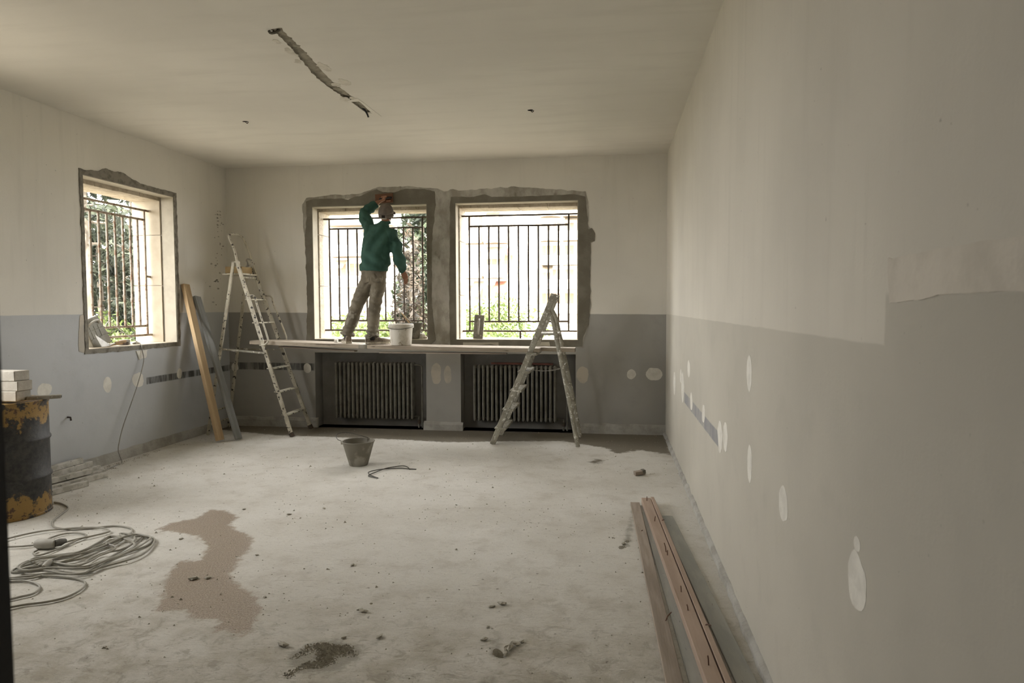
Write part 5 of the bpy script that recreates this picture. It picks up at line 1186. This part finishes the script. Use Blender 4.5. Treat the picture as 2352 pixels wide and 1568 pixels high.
def trouser_folds(p):
    d = .005*noise.noise(p*10)+.004*noise.noise(p*23)
    for k in (kneeL, kneeR):
        q = (p-k).length
        if q < .25: d += .007*math.sin((p.z*1.+.7*(p.x-k.x))*62+4*noise.noise(p*6))*math.exp(-(q/.15)**2)
    for a in (hemL, hemR):
        q = p.z-a.z
        if q < .2: d += .009*math.sin((p.z+.35*p.x)*110+3*noise.noise(p*7))*math.exp(-(q/.10)**2)
    q = (p-hipL.lerp(hipR, .5)).length
    if q < .25: d += .006*math.sin((abs(p.x-pel.x)*1.0+p.z*.9)*70+3*noise.noise(p*6))*math.exp(-(q/.14)**2)
    return d
tro = grown(tr_, 'trousers', M_TROU, person, .0065, 4, trouser_folds)
for cx, w in ((-.068, .05), (.066, .05)):      # back pockets
    c0 = pel+V((cx, -.118, -.035)); MB().slab(ragged([(c0.x-w, c0.z-.062), (c0.x, c0.z-.078), (c0.x+w, c0.z-.062), (c0.x+w, c0.z+.045), (c0.x-w, c0.z+.045)], .02, .002, 10), [], lambda a, b_, d: (a, c0.y+.012+abs(a-pel.x)**2*1.8-d, b_), .006).build('pocket', M_TROU, tro)
# ---- shoes
for hl, d in ((heelL, dL), (heelR, dR)):
    sdv = V((d.y, -d.x, 0)); up = V((0, 0, 1)); sh = MB()
    secs = ((-.012, .030, .075), (.02, .038, .095), (.07, .038, .090), (.12, .040, .066), (.17, .046, .052), (.22, .044, .044), (.255, .034, .034), (.272, .014, .022))
    prof = []
    for x, w, h in secs:
        c = hl+d*x; prof.append([c+sdv*w*math.cos(a)+up*(.022+max(0, math.sin(a))*h) for a in np.linspace(0, PI, 9)])
    vs = [p for r_ in prof for p in r_]; fs = [(i*9+k, i*9+k+1, (i+1)*9+k+1, (i+1)*9+k) for i in range(7) for k in range(8)]+[(i*9, (i+1)*9, (i+1)*9+8, i*9+8) for i in range(7)]+[tuple(range(9)), tuple(63+k for k in range(9))]
    shoe = sh.add(vs, fs).build('shoe', M_SHOE, person, smooth=True)
    so = MB(); ou = [(x, w+.004) for x, w, h in secs]; L_ = [hl+d*x+sdv*w for x, w in ou]+[hl+d*x-sdv*w for x, w in ou[::-1]]; k = len(L_)
    so.add([p+up*.001 for p in L_]+[p+up*.026 for p in L_], [tuple(range(k-1, -1, -1)), tuple(k+i for i in range(k))]+[(i, (i+1) % k, k+(i+1) % k, k+i) for i in range(k)]); so.build('sole', M_SOLE, shoe)
    for x in (.10, .125, .15):
        c = hl+d*x; MB().tube([c+sdv*.03+up*(.022+.055), c+up*(.022+.075-.1*(x-.1)*3), c-sdv*.03+up*(.022+.055)], .003, 6).build('lace', M_SOLE, shoe)
# ---- float in the raised hand
pf = thing('sponge_float', 'terracotta sponge float with a black handle held against the wall by the plasterer', 'float', bk(883, 456, D-.02))
fp = [bk(u, v, D-.012) for u, v in ((863, 447), (903, 444), (903.5, 465), (864, 468))]; zf = lambda d: V((0, -d, 0))
MB().add([p+zf(0) for p in fp]+[p+zf(.020) for p in fp], [(0, 1, 2, 3), (7, 6, 5, 4)]+[(i, (i+1) % 4, 4+(i+1) % 4, 4+i) for i in range(4)]).build('sponge', M_FLOATR, pf, bevel=.002)
MB().add([p+zf(.020) for p in fp]+[p+zf(.026) for p in fp], [(0, 1, 2, 3), (7, 6, 5, 4)]+[(i, (i+1) % 4, 4+(i+1) % 4, 4+i) for i in range(4)]).build('backing_plate', M_FLOATR, pf)
MB().tube(smooth_path([hdl0+V((0, .022, 0)), hdl0, hdl0.lerp(hdl1, .5), hdl1, hdl1+V((0, .022, 0))], 5), .011, 10).build('handle', M_BLACKP, pf, smooth=True)
